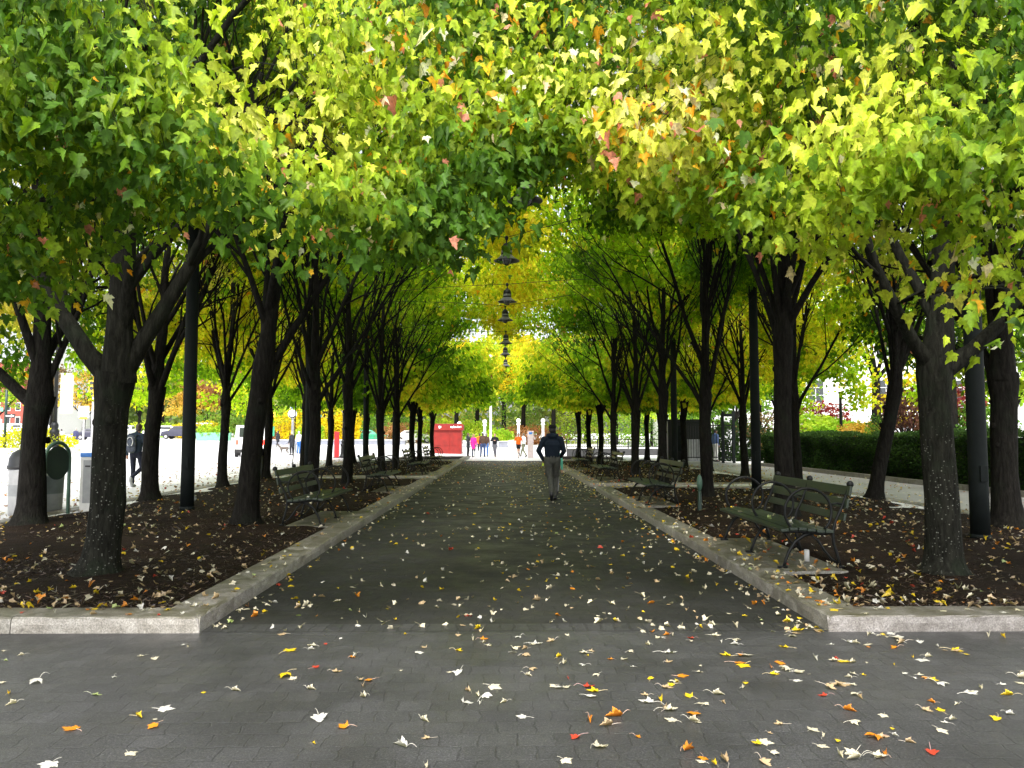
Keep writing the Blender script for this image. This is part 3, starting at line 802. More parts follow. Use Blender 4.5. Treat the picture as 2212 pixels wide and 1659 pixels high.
cn = ['first', 'second', 'third', 'fourth', 'fifth', 'sixth', 'seventh']
posts = sorted([(y, x) for x, y in PL + PR])
for i, (lx, ly, lz) in enumerate(lamps):
    y, x = min(posts, key=lambda p: abs(p[0] - ly)); sgn = -1 if x > 0 else 1
    far = [(PL if x > 0 else PR)[k] for k in range(4)]
    far.sort(key=lambda p: abs(p[1] - ly)); q = far[0]
    c = MB(); c.tube(sag((x, y, 5.94), (lx, ly, lz + .03), -.10), .0075, 5, cap=False)
    c.tube(sag((lx, ly, lz + .03), (q[0], q[1], 5.94), -.12), .0075, 5, cap=False)
    o = c.build('overhead_cable', M['iron'], None, True); tag(o, 'thin black cable holding the %s hanging lamp from the front' % cn[i], 'cable', 'cables slung across the walk')

# ------------------------------------------------------------------ small things in the beds
p = px(1743, 1213, ZB)
t = MB(); t.lathe([(.030, 0), (.030, .13), (.026, .14), (.026, .128), (.024, .02)], 14)
o = t.build('pipe_stub', M['white'], None, True, loc=(p.x, p.y, ZB + .0)); tag(o, 'short white pipe stub standing in mulch under the big right bench', 'pipe')
p = px(1512, 1106, ZB)
t = empty('marker_post', (p.x, p.y, ZB), 0, 'knee-high dark green round-topped post beside a maple in the right bed', 'post')
MB().lathe([(.045, 0), (.04, .05), (.032, .45)], 12).build('stem', M['dkgreen'], t, True)
MB().ell((0, 0, .56), (.055, .07, .16), 12, 8).build('cap', M['green'], t, True)
# pigeon at the rim of the left bed
p = px(417, 1090, ZB)
pg = MB(); pg.ell((0, 0, .13), (.07, .14, .075), 12, 8); pg.caps((0, .09, .16), (0, .135, .25), .045, .026, 8); pg.ell((0, .145, .265), (.03, .038, .03), 10, 7)
pg.caps((0, .175, .262), (0, .205, .255), .010, .003, 6); pg.caps((0, -.10, .12), (0, -.24, .10), .045, .018, 8, 1.6, .5)
pg.caps((.025, .0, .08), (.025, .01, .0), .010, .006, 6); pg.caps((-.025, .0, .08), (-.025, .01, .0), .010, .006, 6)
M['pigeon'] = simple('pigeon_grey', (.17, .18, .19), .6, vs=20, var=.5)
o = pg.build('pigeon', M['pigeon'], None, True, loc=(p.x, p.y, ZB + .01), remesh=.008); o.rotation_euler = (0, 0, .5); tag(o, 'grey pigeon standing at the rim of the left bed', 'bird')

# ------------------------------------------------------------------ bins, hoop sign, meter on the left
def litter_bin(loc, label, r=.26, h=.82, grp=None):
    t = empty('litter_bin', loc, 0, label, 'bin', grp)
    MB().lathe([(r * .9, 0), (r * .92, .03), (r, h - .03), (r * 1.02, h)], 24).build('drum', M['steel'], t, True)
    MB().lathe([(r * .972, h * .42), (r * .985, h * .66)], 24, cap=False).build('band', M['greypaint'], t, True)
    MB().lathe([(r * 1.10, h), (r * 1.10, h + .05), (r * 1.02, h + .08), (r * .98, h + .20), (r * .8, h + .30), (r * .45, h + .36), (r * .05, h + .37)], 24).build('domed_lid', M['black'], t, True)
    return t
p = px(50, 1112, .11)
litter_bin((p.x, p.y, .11), 'tall grey drum bin with black domed lid at the left edge', .27, .86, 'grey drum bins with black lids')
p = px(549, 1035, .11)
litter_bin((p.x, p.y, .11), 'grey drum bin with black domed lid between two maple trunks', .29, .80, 'grey drum bins with black lids')
p = px(84, 1103, .11)
t = empty('planter_tub', (p.x, p.y, .11), .2, 'wide green-grey banded tub behind the hoop sign', 'tub')
MB().lathe([(.40, 0), (.405, .02), (.43, .94)], 32).build('drum', M['greypaint'], t, True)
MB().lathe([(.436, .90), (.45, .93), (.45, .98), (.43, .99), (.41, .96)], 32).build('rim', M['green'], t, True)
MB().lathe([(.4155, .34), (.4285, .68)], 32, cap=False).build('band', M['binband'], t, True)
MB().lathe([(.432, .70), (.4345, .77)], 32, cap=False).build('label_strip', M['pale'], t, True)
p = px(196, 1103, .11)
t = empty('parking_meter', (p.x, p.y, .11), 0, 'pale slim ticket machine with a blue top strip, half behind the forked maple', 'ticket machine')
MB().box((0, 0, .53), (.32, .28, 1.06)).build('body', M['pale'], t, bevel=.01)
MB().box((0, 0, 1.10), (.34, .30, .08)).build('header', M['blue'], t, bevel=.01)
b = MB(); b.box((.0, -.142, .58), (.20, .012, .84)); b.build('front_panel', M['greypaint'], t, bevel=.004)
b = MB(); b.box((-.01, -.151, .88), (.10, .01, .03)); b.build('slot', M['black'], t)
p1 = px(113, 1112, ZB - .02); p2 = px(160, 1106, ZB - .02); p2 = p2 + Vector((.02, .05, 0))
p1 = Vector((-8.44, 14.62, .1)); p2 = Vector((-8.34, 15.26, .1))
t = empty('round_sign', (p1 + p2) / 2, math.atan2(p2.y - p1.y, p2.x - p1.x), 'round dark sign seen from behind in a green hoop frame', 'sign')
hw = (p2 - p1).length / 2
pts = [(-hw, 0, 0), (-hw, 0, .5), (-hw, 0, 1.06)] + [(-hw * math.cos(PI * k / 14), 0, 1.06 + .30 * math.sin(PI * k / 14)) for k in range(1, 14)] + [(hw, 0, 1.06), (hw, 0, .5), (hw, 0, 0)]
MB().tube(pts, .033, 12).build('hoop', M['green'], t, True)
d = MB(); d.disc((0, 0, .98), .315, 32, 'Y', .02); d.build('sign_disc', M['dkgreen'], t, bevel=.004)
for s_ in (-1, 1): MB().box((s_ * hw * .93, 0, 1.0), (.06, .02, .04)).build('bracket', M['iron'], t)
# ------------------------------------------------------------------ shrubs, hedge, far trees
PALS = {
 'yellow': np.array([(.30, .34, .03), (.55, .46, .03), (.78, .60, .03), (.85, .66, .05)]),
 'orange': np.array([(.36, .34, .07), (.50, .38, .08), (.62, .38, .10), (.62, .44, .18)]),
 'red': np.array([(.20, .12, .07), (.32, .15, .09), (.42, .21, .13), (.42, .29, .19)]),
 'maroon': np.array([(.10, .02, .025), (.22, .035, .05), (.36, .06, .09), (.45, .12, .14)]),
 'purple': np.array([(.05, .025, .03), (.10, .045, .05), (.17, .08, .075), (.22, .12, .09)]),
 'green': np.array([(.05, .12, .03), (.10, .22, .04), (.18, .32, .06), (.28, .42, .09)]),
 'lime': np.array([(.16, .34, .04), (.30, .50, .05), (.46, .60, .08), (.60, .62, .10)]),
 'olive': np.array([(.10, .14, .06), (.17, .21, .09), (.27, .30, .14), (.36, .36, .19)]),
 'hedge': np.array([(.015, .035, .014), (.028, .062, .022), (.045, .09, .03), (.07, .13, .045)]),
 'brown': np.array([(.10, .065, .045), (.16, .11, .07), (.24, .17, .11), (.30, .22, .16)]),
}
def blob_leaves(rng, radii, n, size, pal, cz, hollow=.55, flat=1.0):
    d = rng.normal(0, 1, (n, 3)); d /= np.linalg.norm(d, axis=1, keepdims=True)
    k = 1 + .30 * (vnoise(d, 3.2, int(rng.integers(1e6))) - .5) + .22 * (vnoise(d, 8, int(rng.integers(1e6))) - .5)
    q = (hollow + (1 - hollow) * rng.random(n) ** .5) * k
    C = d * q[:, None] * np.array(radii) + np.array([0, 0, cz])
    C = C[C[:, 2] > .02]; m = len(C); d = d[:m]
    dd = C - np.array([0, 0, cz]); dd /= np.maximum(np.linalg.norm(dd, axis=1, keepdims=True), 1e-3)
    T = dd * .5 + rng.normal(0, .5, (m, 3)) + [[0, 0, -.3]]; Nn = dd + rng.normal(0, .5, (m, 3)) + [[0, 0, .4]]
    t = .2 + .6 * vnoise(C, 2.2 / max(radii) * 3, int(rng.integers(1e6)))
    cols = leaf_cols(rng, t, 0, 0, 1.0, PALS[pal])
    return leaf_cloud(rng, C, T, Nn, size * rng.uniform(.7, 1.3, m), cols, 'quad')
def shrub(name, x, y, radii, pal, label, n=2500, size=.12, cat='shrub', group=None, z=None, cz=None, stems=5, seed=0):
    rng = np.random.default_rng(seed + int(abs(x) * 100) + int(y * 7)); z = float(gz(x, y)) if z is None else z
    t = empty(name, (x, y, z), 0, label, cat, group)
    cz = radii[2] * .75 if cz is None else cz
    V, s, i, c = blob_leaves(rng, radii, n, size, pal, cz)
    link('foliage', np_mesh('foliage', V, s, i, c), M['leaf_far'], t)
    mb = MB()
    for k in range(stems):
        a = rng.uniform(0, 6.28); e = Vector((math.cos(a) * radii[0] * .55, math.sin(a) * radii[1] * .55, cz + radii[2] * .35))
        mb.tube([(0, 0, -.05), e * .45 + Vector((0, 0, .05)), e], [.03, .02, .006], 5)
    mb.build('stem', M['bark'], t, True)
    return t
def far_tree(x, y, h, r, pal, label, group=None, n=4200, size=.30, name='tree', seed=0, trunk_h=None, z=None):
    rng = np.random.default_rng(seed + int(abs(x) * 31) + int(y * 13)); z = float(gz(x, y)) if z is None else z
    t = empty(name, (x, y, z), 0, label, 'tree', group)
    th = h * .28 if trunk_h is None else trunk_h
    mb = MB(); nds = []
    mb.tube([(0, 0, -.1), (.02, 0, th * .5), (.05, .03, th)], [.028 * h, .022 * h, .018 * h], 9, cap=False)
    for k in range(6):
        a = k * 1.05 + rng.uniform(-.3, .3); tl = rng.uniform(.3, .8)
        limb(mb, rng, (.05, .03, th - .1), (math.cos(a) * math.sin(tl), math.sin(a) * math.sin(tl), math.cos(tl)), .011 * h, (h - th) * .62, 1, nds, .06, .07, 2, 4)
    mb.build('trunk', M['bark'], t, True)
    parts = []
    nb = 11
    for k in range(nb):
        a = rng.uniform(0, 6.28); q = rng.uniform(.2, .68) * r; zz = th + (h - th) * rng.uniform(.12, .82)
        if k == 0: q = 0; zz = h - r * .5
        rr = r * rng.uniform(.38, .6)
        V, s, i, c = blob_leaves(rng, (rr, rr, rr * .7), n // nb, size, pal, 0, .4)
        V2 = V.copy(); V2 += [math.cos(a) * q, math.sin(a) * q, zz]
        parts.append((V2, s, i, c))
    off = 0; VV, SS, II, CC = [], [], [], []
    for V, s, i, c in parts: VV.append(V); SS.append(s); II.append(i + off); CC.append(c); off += len(V)
    link('crown', np_mesh('crown', np.concatenate(VV), np.concatenate(SS), np.concatenate(II), np.concatenate(CC)), M['leaf_far'], t)
    return t

# clipped hedge on the right, with its low stone edging
def hedge(x, y0, y1, w, h, label):
    rng = np.random.default_rng(55)
    t = empty('clipped_hedge', (x, (y0 + y1) / 2, .12), 0, label, 'hedge')
    Lh = y1 - y0
    b = MB(); b.box((0, 0, h / 2 - .03), (w - .14, Lh - .14, h - .10)); b.build('inner_mass', simple('hedge_inside', (.008, .014, .006), .9), t)
    n = 46000; P = []; Nn = []
    for face, m in (('w', 24000), ('t', 15000), ('s', 3500), ('n', 2500)):
        u = rng.random(m); v = rng.random(m)
        if face == 'w': p = np.stack([np.full(m, -w / 2), (u - .5) * Lh, v * h], 1); q = np.tile([-1, 0, .2], (m, 1))
        if face == 't': p = np.stack([(v - .5) * w, (u - .5) * Lh, np.full(m, h)], 1); q = np.tile([0, 0, 1.], (m, 1))
        if face == 's': p = np.stack([(u - .5) * w, np.full(m, -Lh / 2), v * h], 1); q = np.tile([0, -1., .2], (m, 1))
        if face == 'n': p = np.stack([(u - .5) * w, np.full(m, Lh / 2), v * h], 1); q = np.tile([0, 1., .2], (m, 1))
        bump = (vnoise(p, 3.0, 9) - .5) * .16 + rng.normal(0, .025, m)
        P.append(p + q * bump[:, None]); Nn.append(q)
    P = np.concatenate(P); Nn = np.concatenate(Nn); m = len(P)
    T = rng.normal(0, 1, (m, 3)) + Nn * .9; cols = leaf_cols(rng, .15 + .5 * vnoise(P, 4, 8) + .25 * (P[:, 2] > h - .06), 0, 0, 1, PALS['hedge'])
    V, s, i, c = leaf_cloud(rng, P, T, Nn + rng.normal(0, .7, (m, 3)), .075 * rng.uniform(.6, 1.3, m), cols, 'quad')
    link('foliage', np_mesh('foliage', V, s, i, c), M['leaf_far'], t)
hedge(13.3, 15.5, 38.5, 1.3, 1.50, 'long dark clipped hedge, as high as the eye, along the footpath at the right')
mb = MB(); tn = []
for k in range(16): 
    o = len(mb.f); mb.box((12.42, 15.8 + k * 1.5, .18), (.22, 1.485, .17)); q = kr.uniform(.5, .75); tn += [(q, q, q)] * (len(mb.f) - o)
o = mb.build('kerb', M['granite'], bevel=.01); tag(o, kind='structure')
at = o.data.attributes.new('blocktone', 'FLOAT_COLOR', 'FACE'); c = np.ones((len(tn), 4), dtype=np.float32); c[:, :3] = tn; at.data.foreach_set('color', c.ravel())

# garden behind the hedge
def gp(xv, Y): return px(xv, 940, 1.6, Y).x
shrub('maple_shrub', gp(1768, 41), 41, (1.7, 1.4, 1.05), 'maroon', 'crimson lace-leaved shrub behind the hedge, against the white building', 3000, .13, z=.1, cz=2.15)
shrub('leafy_bush', gp(1762, 38.5), 38.5, (1.6, 1.2, .85), 'lime', 'bright lime bush just over the hedge below the crimson shrub', 2200, .19, z=.1, cz=1.65)
shrub('leafy_bush', gp(1818, 37), 37, (1.3, 1.0, .65), 'lime', 'yellow-green bush over the hedge, right of the brighter lime one', 1800, .17, z=.1, cz=1.6)
shrub('leafy_bush', gp(1866, 34.5), 34.5, (1.0, .9, .55), 'orange', 'small peach-orange bush topping the hedge', 1600, .14, z=.1, cz=1.55)
shrub('conifer', gp(1897, 33), 33, (.5, .5, 1.2), 'green', 'narrow dark evergreen cone behind the hedge', 1800, .10, z=.1, cz=1.2)
shrub('bare_shrub', gp(1662, 45), 45, (1.8, 1.2, 1.0), 'brown', 'brownish twiggy shrub behind the hedge near the gate', 1500, .12, z=.1, cz=1.9, stems=12)
shrub('leafy_bush', gp(2125, 29), 29, (1.2, .9, .9), 'green', 'green bush behind the hedge beyond the round post at the right', 2200, .13, z=.1, cz=1.8)
shrub('maple_shrub', gp(2075, 30), 30, (.9, .8, 1.0), 'maroon', 'dark red shrub glimpsed between trunk and black post', 1500, .12, z=.1, cz=2.3)
# purple-leaved small tree with arching bare limbs
rng = np.random.default_rng(77)
t = empty('plum_tree', (gp(1985, 30), 30, .1), 0, 'dark purple small tree with arching bare limbs over the hedge', 'tree')
mb = MB(); nds = []
for k in range(9):
    a = rng.uniform(0, 6.28); limb(mb, rng, (0, 0, .6), (math.cos(a) * .9, math.sin(a) * .5, .65), .05, 1.9, 1, nds, .03, .12, 3, 5)
mb.tube([(0, 0, 0), (0, 0, .7)], [.1, .08], 8); mb.build('trunk', M['bark'], t, True)
V, s, i, c = blob_leaves(rng, (1.6, 1.1, .9), 2600, .12, 'purple', 2.5, .3)
link('crown', np_mesh('crown', V, s, i, c), M['leaf_far'], t)
far_tree(gp(1950, 40), 40, 5.2, 1.9, 'yellow', 'small yellow tree in front of the white building', n=1800, size=.2)
far_tree(gp(1690, 46), 46, 8.5, 3.2, 'green', 'green tree in the garden behind the gate', n=3500, size=.26)
far_tree(gp(2180, 33), 33, 7.5, 2.8, 'lime', 'light green tree behind the hedge at the right edge', n=3200, size=.22)

GH = 'garden trees behind the hedge'
for i, (x_, y_, h, r_, pal, l_) in enumerate(((16.5, 29, 9.5, 3.3, 'lime', 'leafy garden tree rising behind the hedge, between the slim maple and the stout one'), (17.5, 37, 10, 3.6, 'green', 'tall garden tree in front of the white building, above the crimson shrub'), (14.8, 46, 10, 3.6, 'lime', 'tall light green garden tree beyond the far end of the hedge'))):
    far_tree(x_, y_, h, r_, pal, l_, GH, n=4200, size=.22, seed=20 + i, trunk_h=h * .42, z=.1)
# white building behind the garden
t = empty('white_building', (37, 71, 0), 0, 'long white stucco building with dark small-paned windows behind the garden', 'building')
b = MB(); b.box((0, 5, 7), (44, 10, 14)); b.build('wall', M['white'], t)
MB().box((0, -.06, 2.2), (44.1, .12, .12)).build('ledge', M['pale'], t); MB().box((0, -.06, 4.15), (44.1, .12, .14)).build('ledge', M['pale'], t)
for wx in (-15, -8.9, -2.5, 3.8, 10.2, 16.6):
    for wz in (5.4, 9.6):
        f = MB(); f.box((wx, -.05, wz + .15), (1.7, .10, 2.3)); w_ = f.build('window', M['pale'], t)
        q = MB(); q.box((wx, -.11, wz + .15), (1.45, .03, 2.0)); q.build('pane', M['glass'], w_)
        q = MB(); q.box((wx, -.135, wz + .15), (.05, .02, 2.0)); q.box((wx, -.135, wz + .5), (1.45, .02, .05)); q.box((wx, -.135, wz - .2), (1.45, .02, .05)); q.build('glazing_bar', M['pale'], w_)
        MB().box((wx, -.12, wz - 1.08), (1.9, .24, .12)).build('sill', M['pale'], w_)
shrub('evergreen_shrub', gp(1600, 45.5), 45.5, (2.6, 1.0, 1.25), 'hedge', 'dark evergreen mass behind the gate frame', 4200, .16, z=.1, cz=1.0)
# iron fence with a brown hedge line in front of it
t = empty('iron_fence', (22, 47, .12), 0, 'dark spiked iron fence in front of the white building', 'fence')
b = MB(); b.box((0, 0, 1.9), (18, .05, .06)); b.box((0, 0, .35), (18, .05, .06)); b.build('rail', M['iron'], t)
b = MB()
for k in range(121): b.box((-9 + k * .15, 0, 1.1), (.022, .022, 2.1), taper=.7)
b.build('bars', M['iron'], t)
shrub('brown_hedge', 19.5, 45.6, (5.5, .8, .75), 'brown', 'line of dry brown hedge along the iron fence', 4200, .14, z=.1, cz=.95, stems=14)

def lantern_post(loc, h, label, lit=False, grp=None, s=1.0, base=True, round_top=False):
    t = empty('street_lamp', loc, 0, label, 'street lamp', grp)
    r = .075 * s
    MB().lathe([(r * 3.3, 0), (r * 3.3, .10 * s), (r * 2.7, .16 * s), (r * 2.2, .3 * s), (r * 1.9, .75 * s), (r * 2.3, .80 * s), (r * 2.3, .86 * s), (r * 1.4, .95 * s), (r * 1.7, 1.02 * s), (r * 1.7, 1.10 * s), (r * 1.0, 1.2 * s)], 14).build('base', M['iron'], t, True)
    MB().lathe([(r, 1.18 * s), (r * .85, h - .65), (r * 1.3, h - .60), (r * 1.3, h - .55), (r * .7, h - .5)], 12).build('pole', M['iron'], t, True)
    g = MB()
    if round_top: g.ell((0, 0, h - .25), (.24, .24, .27), 14, 10)
    else: g.lathe([(.10, h - .5), (.17, h - .2), (.19, h - .1)], 12)
    g.build('lantern', M['lampglow'] if lit else M['frost'], t, True)
    MB().lathe([(.21, h - .10), (.18, h - .03), (.05, h + .06), (.02, h + .14), (.005, h + .2)], 12).build('lantern_cap', M['iron'], t, True)
    return t
p = px(1817, 924, None, 36); lantern_post((p.x, 36, .12), 4.0, 'black garden lamp with a lit globe, in front of the white building', True, round_top=True)
p = px(741, 989, .11); lantern_post((p.x, p.y, .11), 3.45, 'black ornate lamp post right of the bright red banner')
p = px(116, 981, .11); t = lantern_post((p.x, p.y, .11), 9.5, 'tall ornate black lamp post with two yellow banners at the left', s=2.1)
for sx, w_, z0, z1 in ((-1, .85, 4.2, 6.6), (1, 1.0, 3.2, 6.4)):
    MB().box((sx * .85, 0, (z0 + z1) / 2), (w_, .03, z1 - z0)).build('banner', simple('banner_cloth', (.86, .78, .38), .6), t)
    MB().box((sx * .6, 0, z1 + .04), (1.2, .05, .05)).build('banner_arm', M['iron'], t)
sg = MB(); sg.box((-1.1, -.12, 8.35), (1.5, .04, .55)); sg = sg.build('one_way_sign', M['black'], t)
a_ = MB(); a_.prism([(-1.72, 0), (-1.2, .2), (-1.2, .08), (-.5, .08), (-.5, -.08), (-1.2, -.08), (-1.2, -.2)], 0, .02); a_.v = [(v[0], -.15 - v[2], 8.35 + v[1]) for v in a_.v]; a_.build('arrow', M['white'], sg)

# ------------------------------------------------------------------ the far end of the walk
# red kiosk
kx0, kx1 = px(931, 982, .11, 64).x, px(1000, 982, .11, 64).x; kw = kx1 - kx0
t = empty('red_kiosk', ((kx0 + kx1) / 2, 65.0, 0), 0, 'closed red kiosk with a boxy overhanging top at the far end of the walk', 'kiosk')
b = MB(); b.box((0, 0, 1.0), (kw - .26, 1.8, 2.0)); b.build('body', M['red'], t)
b = MB(); b.box((0, 0, 2.22), (kw, 2.1, .46)); b.box((0, 0, 2.49), (kw - .25, 1.85, .08)); b.build('roof', M['red'], t, bevel=.01)
b = MB(); b.box((0, -.915, .80), (kw - .3, .03, .05)); b.build('counter_ledge', M['red'], t)
b = MB(); b.box((kw / 2 - .18, -.92, 1.0), (.06, .04, 1.98)); b.box((-kw / 2 + .18, -.92, 1.0), (.06, .04, 1.98)); b.box((.15, -.92, 1.0), (.05, .04, 1.98)); b.build('corner_trim', M['red'], t)
b = MB()
for k, (u, w_, hh) in enumerate(((-.62, .12, .20), (-.50, .05, .14), (.38, .22, .12), (.55, .06, .2), (.68, .16, .10), (.86, .07, .16), (.98, .10, .12), (1.12, .05, .14))): b.box((u, -1.058, 2.25 + .02 * (k % 2)), (w_, .012, hh), ry=.3 * (k % 3 - 1))
b.build('worn_lettering', M['white'], t)
# bright red banner pillar
p = px(727, 989, .11)
t = empty('banner_pillar', (p.x, p.y, .11), 0, 'narrow bright red upright banner left of the ornate lamp post', 'banner')
MB().box((0, 0, .88), (.30, .20, 1.68)).build('panel', M['redbright'], t, bevel=.01)
MB().box((0, 0, .02), (.42, .32, .04)).build('foot', M['iron'], t)
# thin leaning rod
p = px(632, 1005, .11)
o = MB().tube([(0, 0, 0), (.08, 0, 1.6), (.10, 0, 3.2)], .028, 8).build('thin_pole', M['iron'], None, True, loc=(p.x, p.y, .11)); tag(o, 'thin black pole leaning slightly, left of the first left bench', 'pole')
# white ball-topped bollard posts
def white_post(x, y, h, label, s=1.0):
    t = empty('white_post', (x, y, float(gz(x, y))), 0, label, 'post', 'white ball-topped posts at the far plaza')
    MB().box((0, 0, .12), (.50 * s, .50 * s, .24)).build('base', M['white'], t, bevel=.02)
    MB().lathe([(.15 * s, .24), (.12 * s, h - .62), (.20 * s, h - .56), (.20 * s, h - .50), (.08 * s, h - .42)], 12).build('shaft', M['white'], t, True)
    MB().ell((0, 0, h - .22), (.20 * s, .20 * s, .22), 12, 8).build('ball', M['white'], t, True)
for i, (xv, h, l_) in enumerate(((992, 2.6, 'white ball-topped post behind the person in pink'), (1047, 2.8, 'white ball-topped post left of the white mast'), (1120, 2.9, 'white ball-topped post behind the orange runner'), (1173, 2.9, 'white ball-topped post right of the orange runner'))):
    q = px(xv, 950, None, 72); white_post(q.x, 72, h, l_)
q = px(1060, 940, None, 76); t = empty('light_mast', (q.x, 76, float(gz(0, 76))), 0, 'tall white mast above the runner in black', 'mast')
MB().lathe([(.12, 0), (.10, 5.0), (.07, 9.0)], 12).build('pole', M['white'], t, True); MB().box((.0, 0, 9.0), (.35, .5, .18)).build('lamp_head', M['white'], t)
# square pink-grey pillar with a blue sign beside the path end
q = px(1149, 991, 0); t = empty('stone_pillar', (q.x + .0, 56.5, 0), 0, 'pale square pillar with a small blue plate at the right end of the walk', 'pillar')
MB().box((0, 0, .95), (.42, .42, 1.9)).build('shaft', simple('pinkish_stone', (.55, .46, .46), .6), t, bevel=.01); MB().box((0, -.217, 1.74), (.24, .015, .14)).build('plate', M['blue'], t)
# low planter wall, cafe chairs
t = empty('planter_wall', (-2.2, 80, float(gz(0, 80))), 0, 'long low grey planter wall beyond the people', 'planter wall')
MB().box((0, 0, .28), (6.5, 1.2, .56)).build('wall', simple('grey_stone', (.20, .21, .25), .6), t); MB().box((0, 0, .59), (6.7, 1.35, .07)).build('coping', M['pale'], t)
t = empty('planter_wall', (-17.5, 84, float(gz(0, 84))), 0, 'low grey planter wall seen between the left trunks', 'planter wall')
MB().box((0, 0, .30), (14, 1.2, .6)).build('wall', simple('grey_stone_b', (.20, .21, .25), .6), t); MB().box((0, 0, .63), (14.2, 1.35, .07)).build('coping', M['pale'], t)
def chair0_():
    t = empty('cafe_chair', (0, 0, 0), 0, 'x', 'chair', 'white chairs on the far plaza')
    MB().box((0, 0, .45), (.42, .42, .03)).build('seat', M['white'], t)
    b = MB(); b.tube([(-.2, .2, .45), (-.2, .24, .85), (0, .25, .92), (.2, .24, .85), (.2, .2, .45)], .02, 6)
    for k in (-.1, 0, .1): b.tube([(k, .2, .45), (k, .25, .88)], .014, 5)
    b.build('backrest', M['white'], t)
    for a in (-1, 1):
        for c_ in (-1, 1): MB().tube([(a * .18, c_ * .18, .44), (a * .21, c_ * .21, 0)], .016, 6).build('leg', M['white'], t)
    return t
c0 = chair0_(); k = 0
ch = [(1104, 71.5, .3), (1111, 73, 2.6), (1117, 71, 1.2), (1126, 72.5, .5), (1131, 71, 3.0), (1146, 72, .2), (1153, 71.4, 2.2), (1006, 72, .7), (1013, 71.2, 2.4), (1030, 72, 1.0), (1072, 73, .1)]
order = sorted(range(len(ch)), key=lambda i: ch[i][0]); pos = {i: n for n, i in enumerate(order)}
for i, (xv, Y, a) in enumerate(ch):
    o = c0 if i == 0 else dup(c0); q = px(xv, 950, None, Y); o.location = (q.x, Y, float(gz(q.x, Y))); o.rotation_euler = (0, 0, a)
    o['label'] = 'white plaza chair, %s from the left in the far line of chairs' % NUM[pos[i]]
# railing on a low wall, right of the walk's end
x0, x1 = px(1228, 985, 0, 57).x, px(1500, 985, 0, 57).x
t = empty('railing', ((x0 + x1) / 2, 58.5, 0), 0, 'black railing on a low dark wall at the right end of the rows', 'railing'); w_ = x1 - x0
MB().box((0, 0, .30), (w_, .35, .60)).build('base_wall', simple('dark_stone', (.05, .05, .052), .7), t)
b = MB(); b.box((0, 0, 1.30), (w_, .06, .06)); b.box((0, 0, .74), (w_, .05, .05)); b.build('rail', M['iron'], t)
b = MB(); n_ = int(w_ / .16)
for k in range(n_ + 1): b.box((-w_ / 2 + k * w_ / n_, 0, 1.0), (.02, .02, .58))
b.build('bars', M['iron'], t)
for k in range(5): MB().box((-w_ / 2 + k * w_ / 4, 0, .96), (.08, .08, .76)).build('post', M['iron'], t)

# cabinet, booth and gate on the right
q = px(1503, 996, .12); t = empty('utility_cabinet', (q.x, q.y, .12), 0, 'pale grey metal cabinet between trunks on the right', 'cabinet')
MB().box((0, 0, .62), (.95, .6, 1.24)).build('body', M['greypaint'], t, bevel=.01); MB().box((.02, -.305, .62), (.02, .01, 1.15)).build('door_gap', M['black'], t); MB().box((.12, -.315, .7), (.03, .03, .16)).build('handle', M['steel'], t)
t = empty('dark_booth', (q.x - .3, q.y + 2.3, .12), 0, 'dark booth with a flat roof behind the grey cabinet', 'booth')
MB().box((0, 0, 1.15), (1.9, 1.5, 2.3)).build('wall', M['iron'], t, bevel=.01); MB().box((0, 0, 2.36), (2.1, 1.7, .12)).build('roof', M['iron'], t); MB().box((-.3, -.765, 1.3), (.8, .03, 1.5)).build('door', M['post'], t)
q = px(1574, 1000, .12, 42); t = empty('iron_gate', (q.x, 42, .12), 0, 'tall grey-green gate frame beside the end of the hedge', 'gate')
for s_ in (-1, 1): MB().box((s_ * .29, 0, 1.38), (.13, .13, 2.76)).build('post', M['dkgrey'] if 'dkgrey' in M else M['post'], t)
MB().box((0, 0, 2.55), (.58, .10, .16)).build('top_bar', M['post'], t)
b = MB()
for k in range(5): b.tube([(-.2 + k * .1, 0, .1), (-.2 + k * .1, 0, 2.0)], .014, 6)
b.box((0, 0, 2.0), (.5, .04, .05)); b.box((0, 0, .3), (.5, .04, .05)); b.build('gate_leaf', M['iron'], t)
t = empty('iron_fence', (q.x - 1.4, 42.2, .12), 0, 'short stretch of black bar fence left of the gate frame', 'fence')
b = MB(); b.box((0, 0, 2.0), (2.0, .05, .05)); b.box((0, 0, .3), (2.0, .05, .05)); b.build('rail', M['iron'], t); b = MB()
for k in range(15): b.box((-.95 + k * .136, 0, 1.15), (.025, .025, 1.8))
b.build('bars', M['iron'], t)

# far trees round the plaza
GF = 'trees beyond the far plaza'
ft = [(905, 86, 7.5, 3.6, 'orange', 'golden-orange tree just left of the red kiosk'), (985, 84, 12, 5.0, 'yellow', 'bright yellow tree over the red kiosk and the people'), (1030, 92, 12.5, 5.0, 'lime', 'fresh yellow-green tree left of the white mast'),
      (1088, 104, 15, 6.0, 'lime', 'fresh green tree behind the white mast'), (1130, 90, 13, 5.6, 'yellow', 'yellow tree above the orange runner'), (1195, 86, 12, 5.0, 'yellow', 'yellow tree behind the walking man'), (1265, 92, 8.2, 4.0, 'orange', 'golden tree behind the railing'),
      (1330, 84, 11.0, 4.8, 'lime', 'light green tree beyond the middle of the railing'), (1410, 80, 11, 4.8, 'lime', 'yellow-green tree beyond the right part of the railing'), (1490, 74, 8.6, 4.2, 'green', 'green tree behind the dark booth'), (845, 96, 9.0, 4.6, 'lime', 'light green tree between the left trunks beyond the planter wall'),
      (1590, 66, 9.0, 4.0, 'green', 'green tree between the gate and the white building'),
      (770, 104, 8.5, 4.6, 'yellow', 'yellow tree right of the ornate lamp post'), (700, 118, 9.5, 5.0, 'green', 'green tree behind the red banner')]
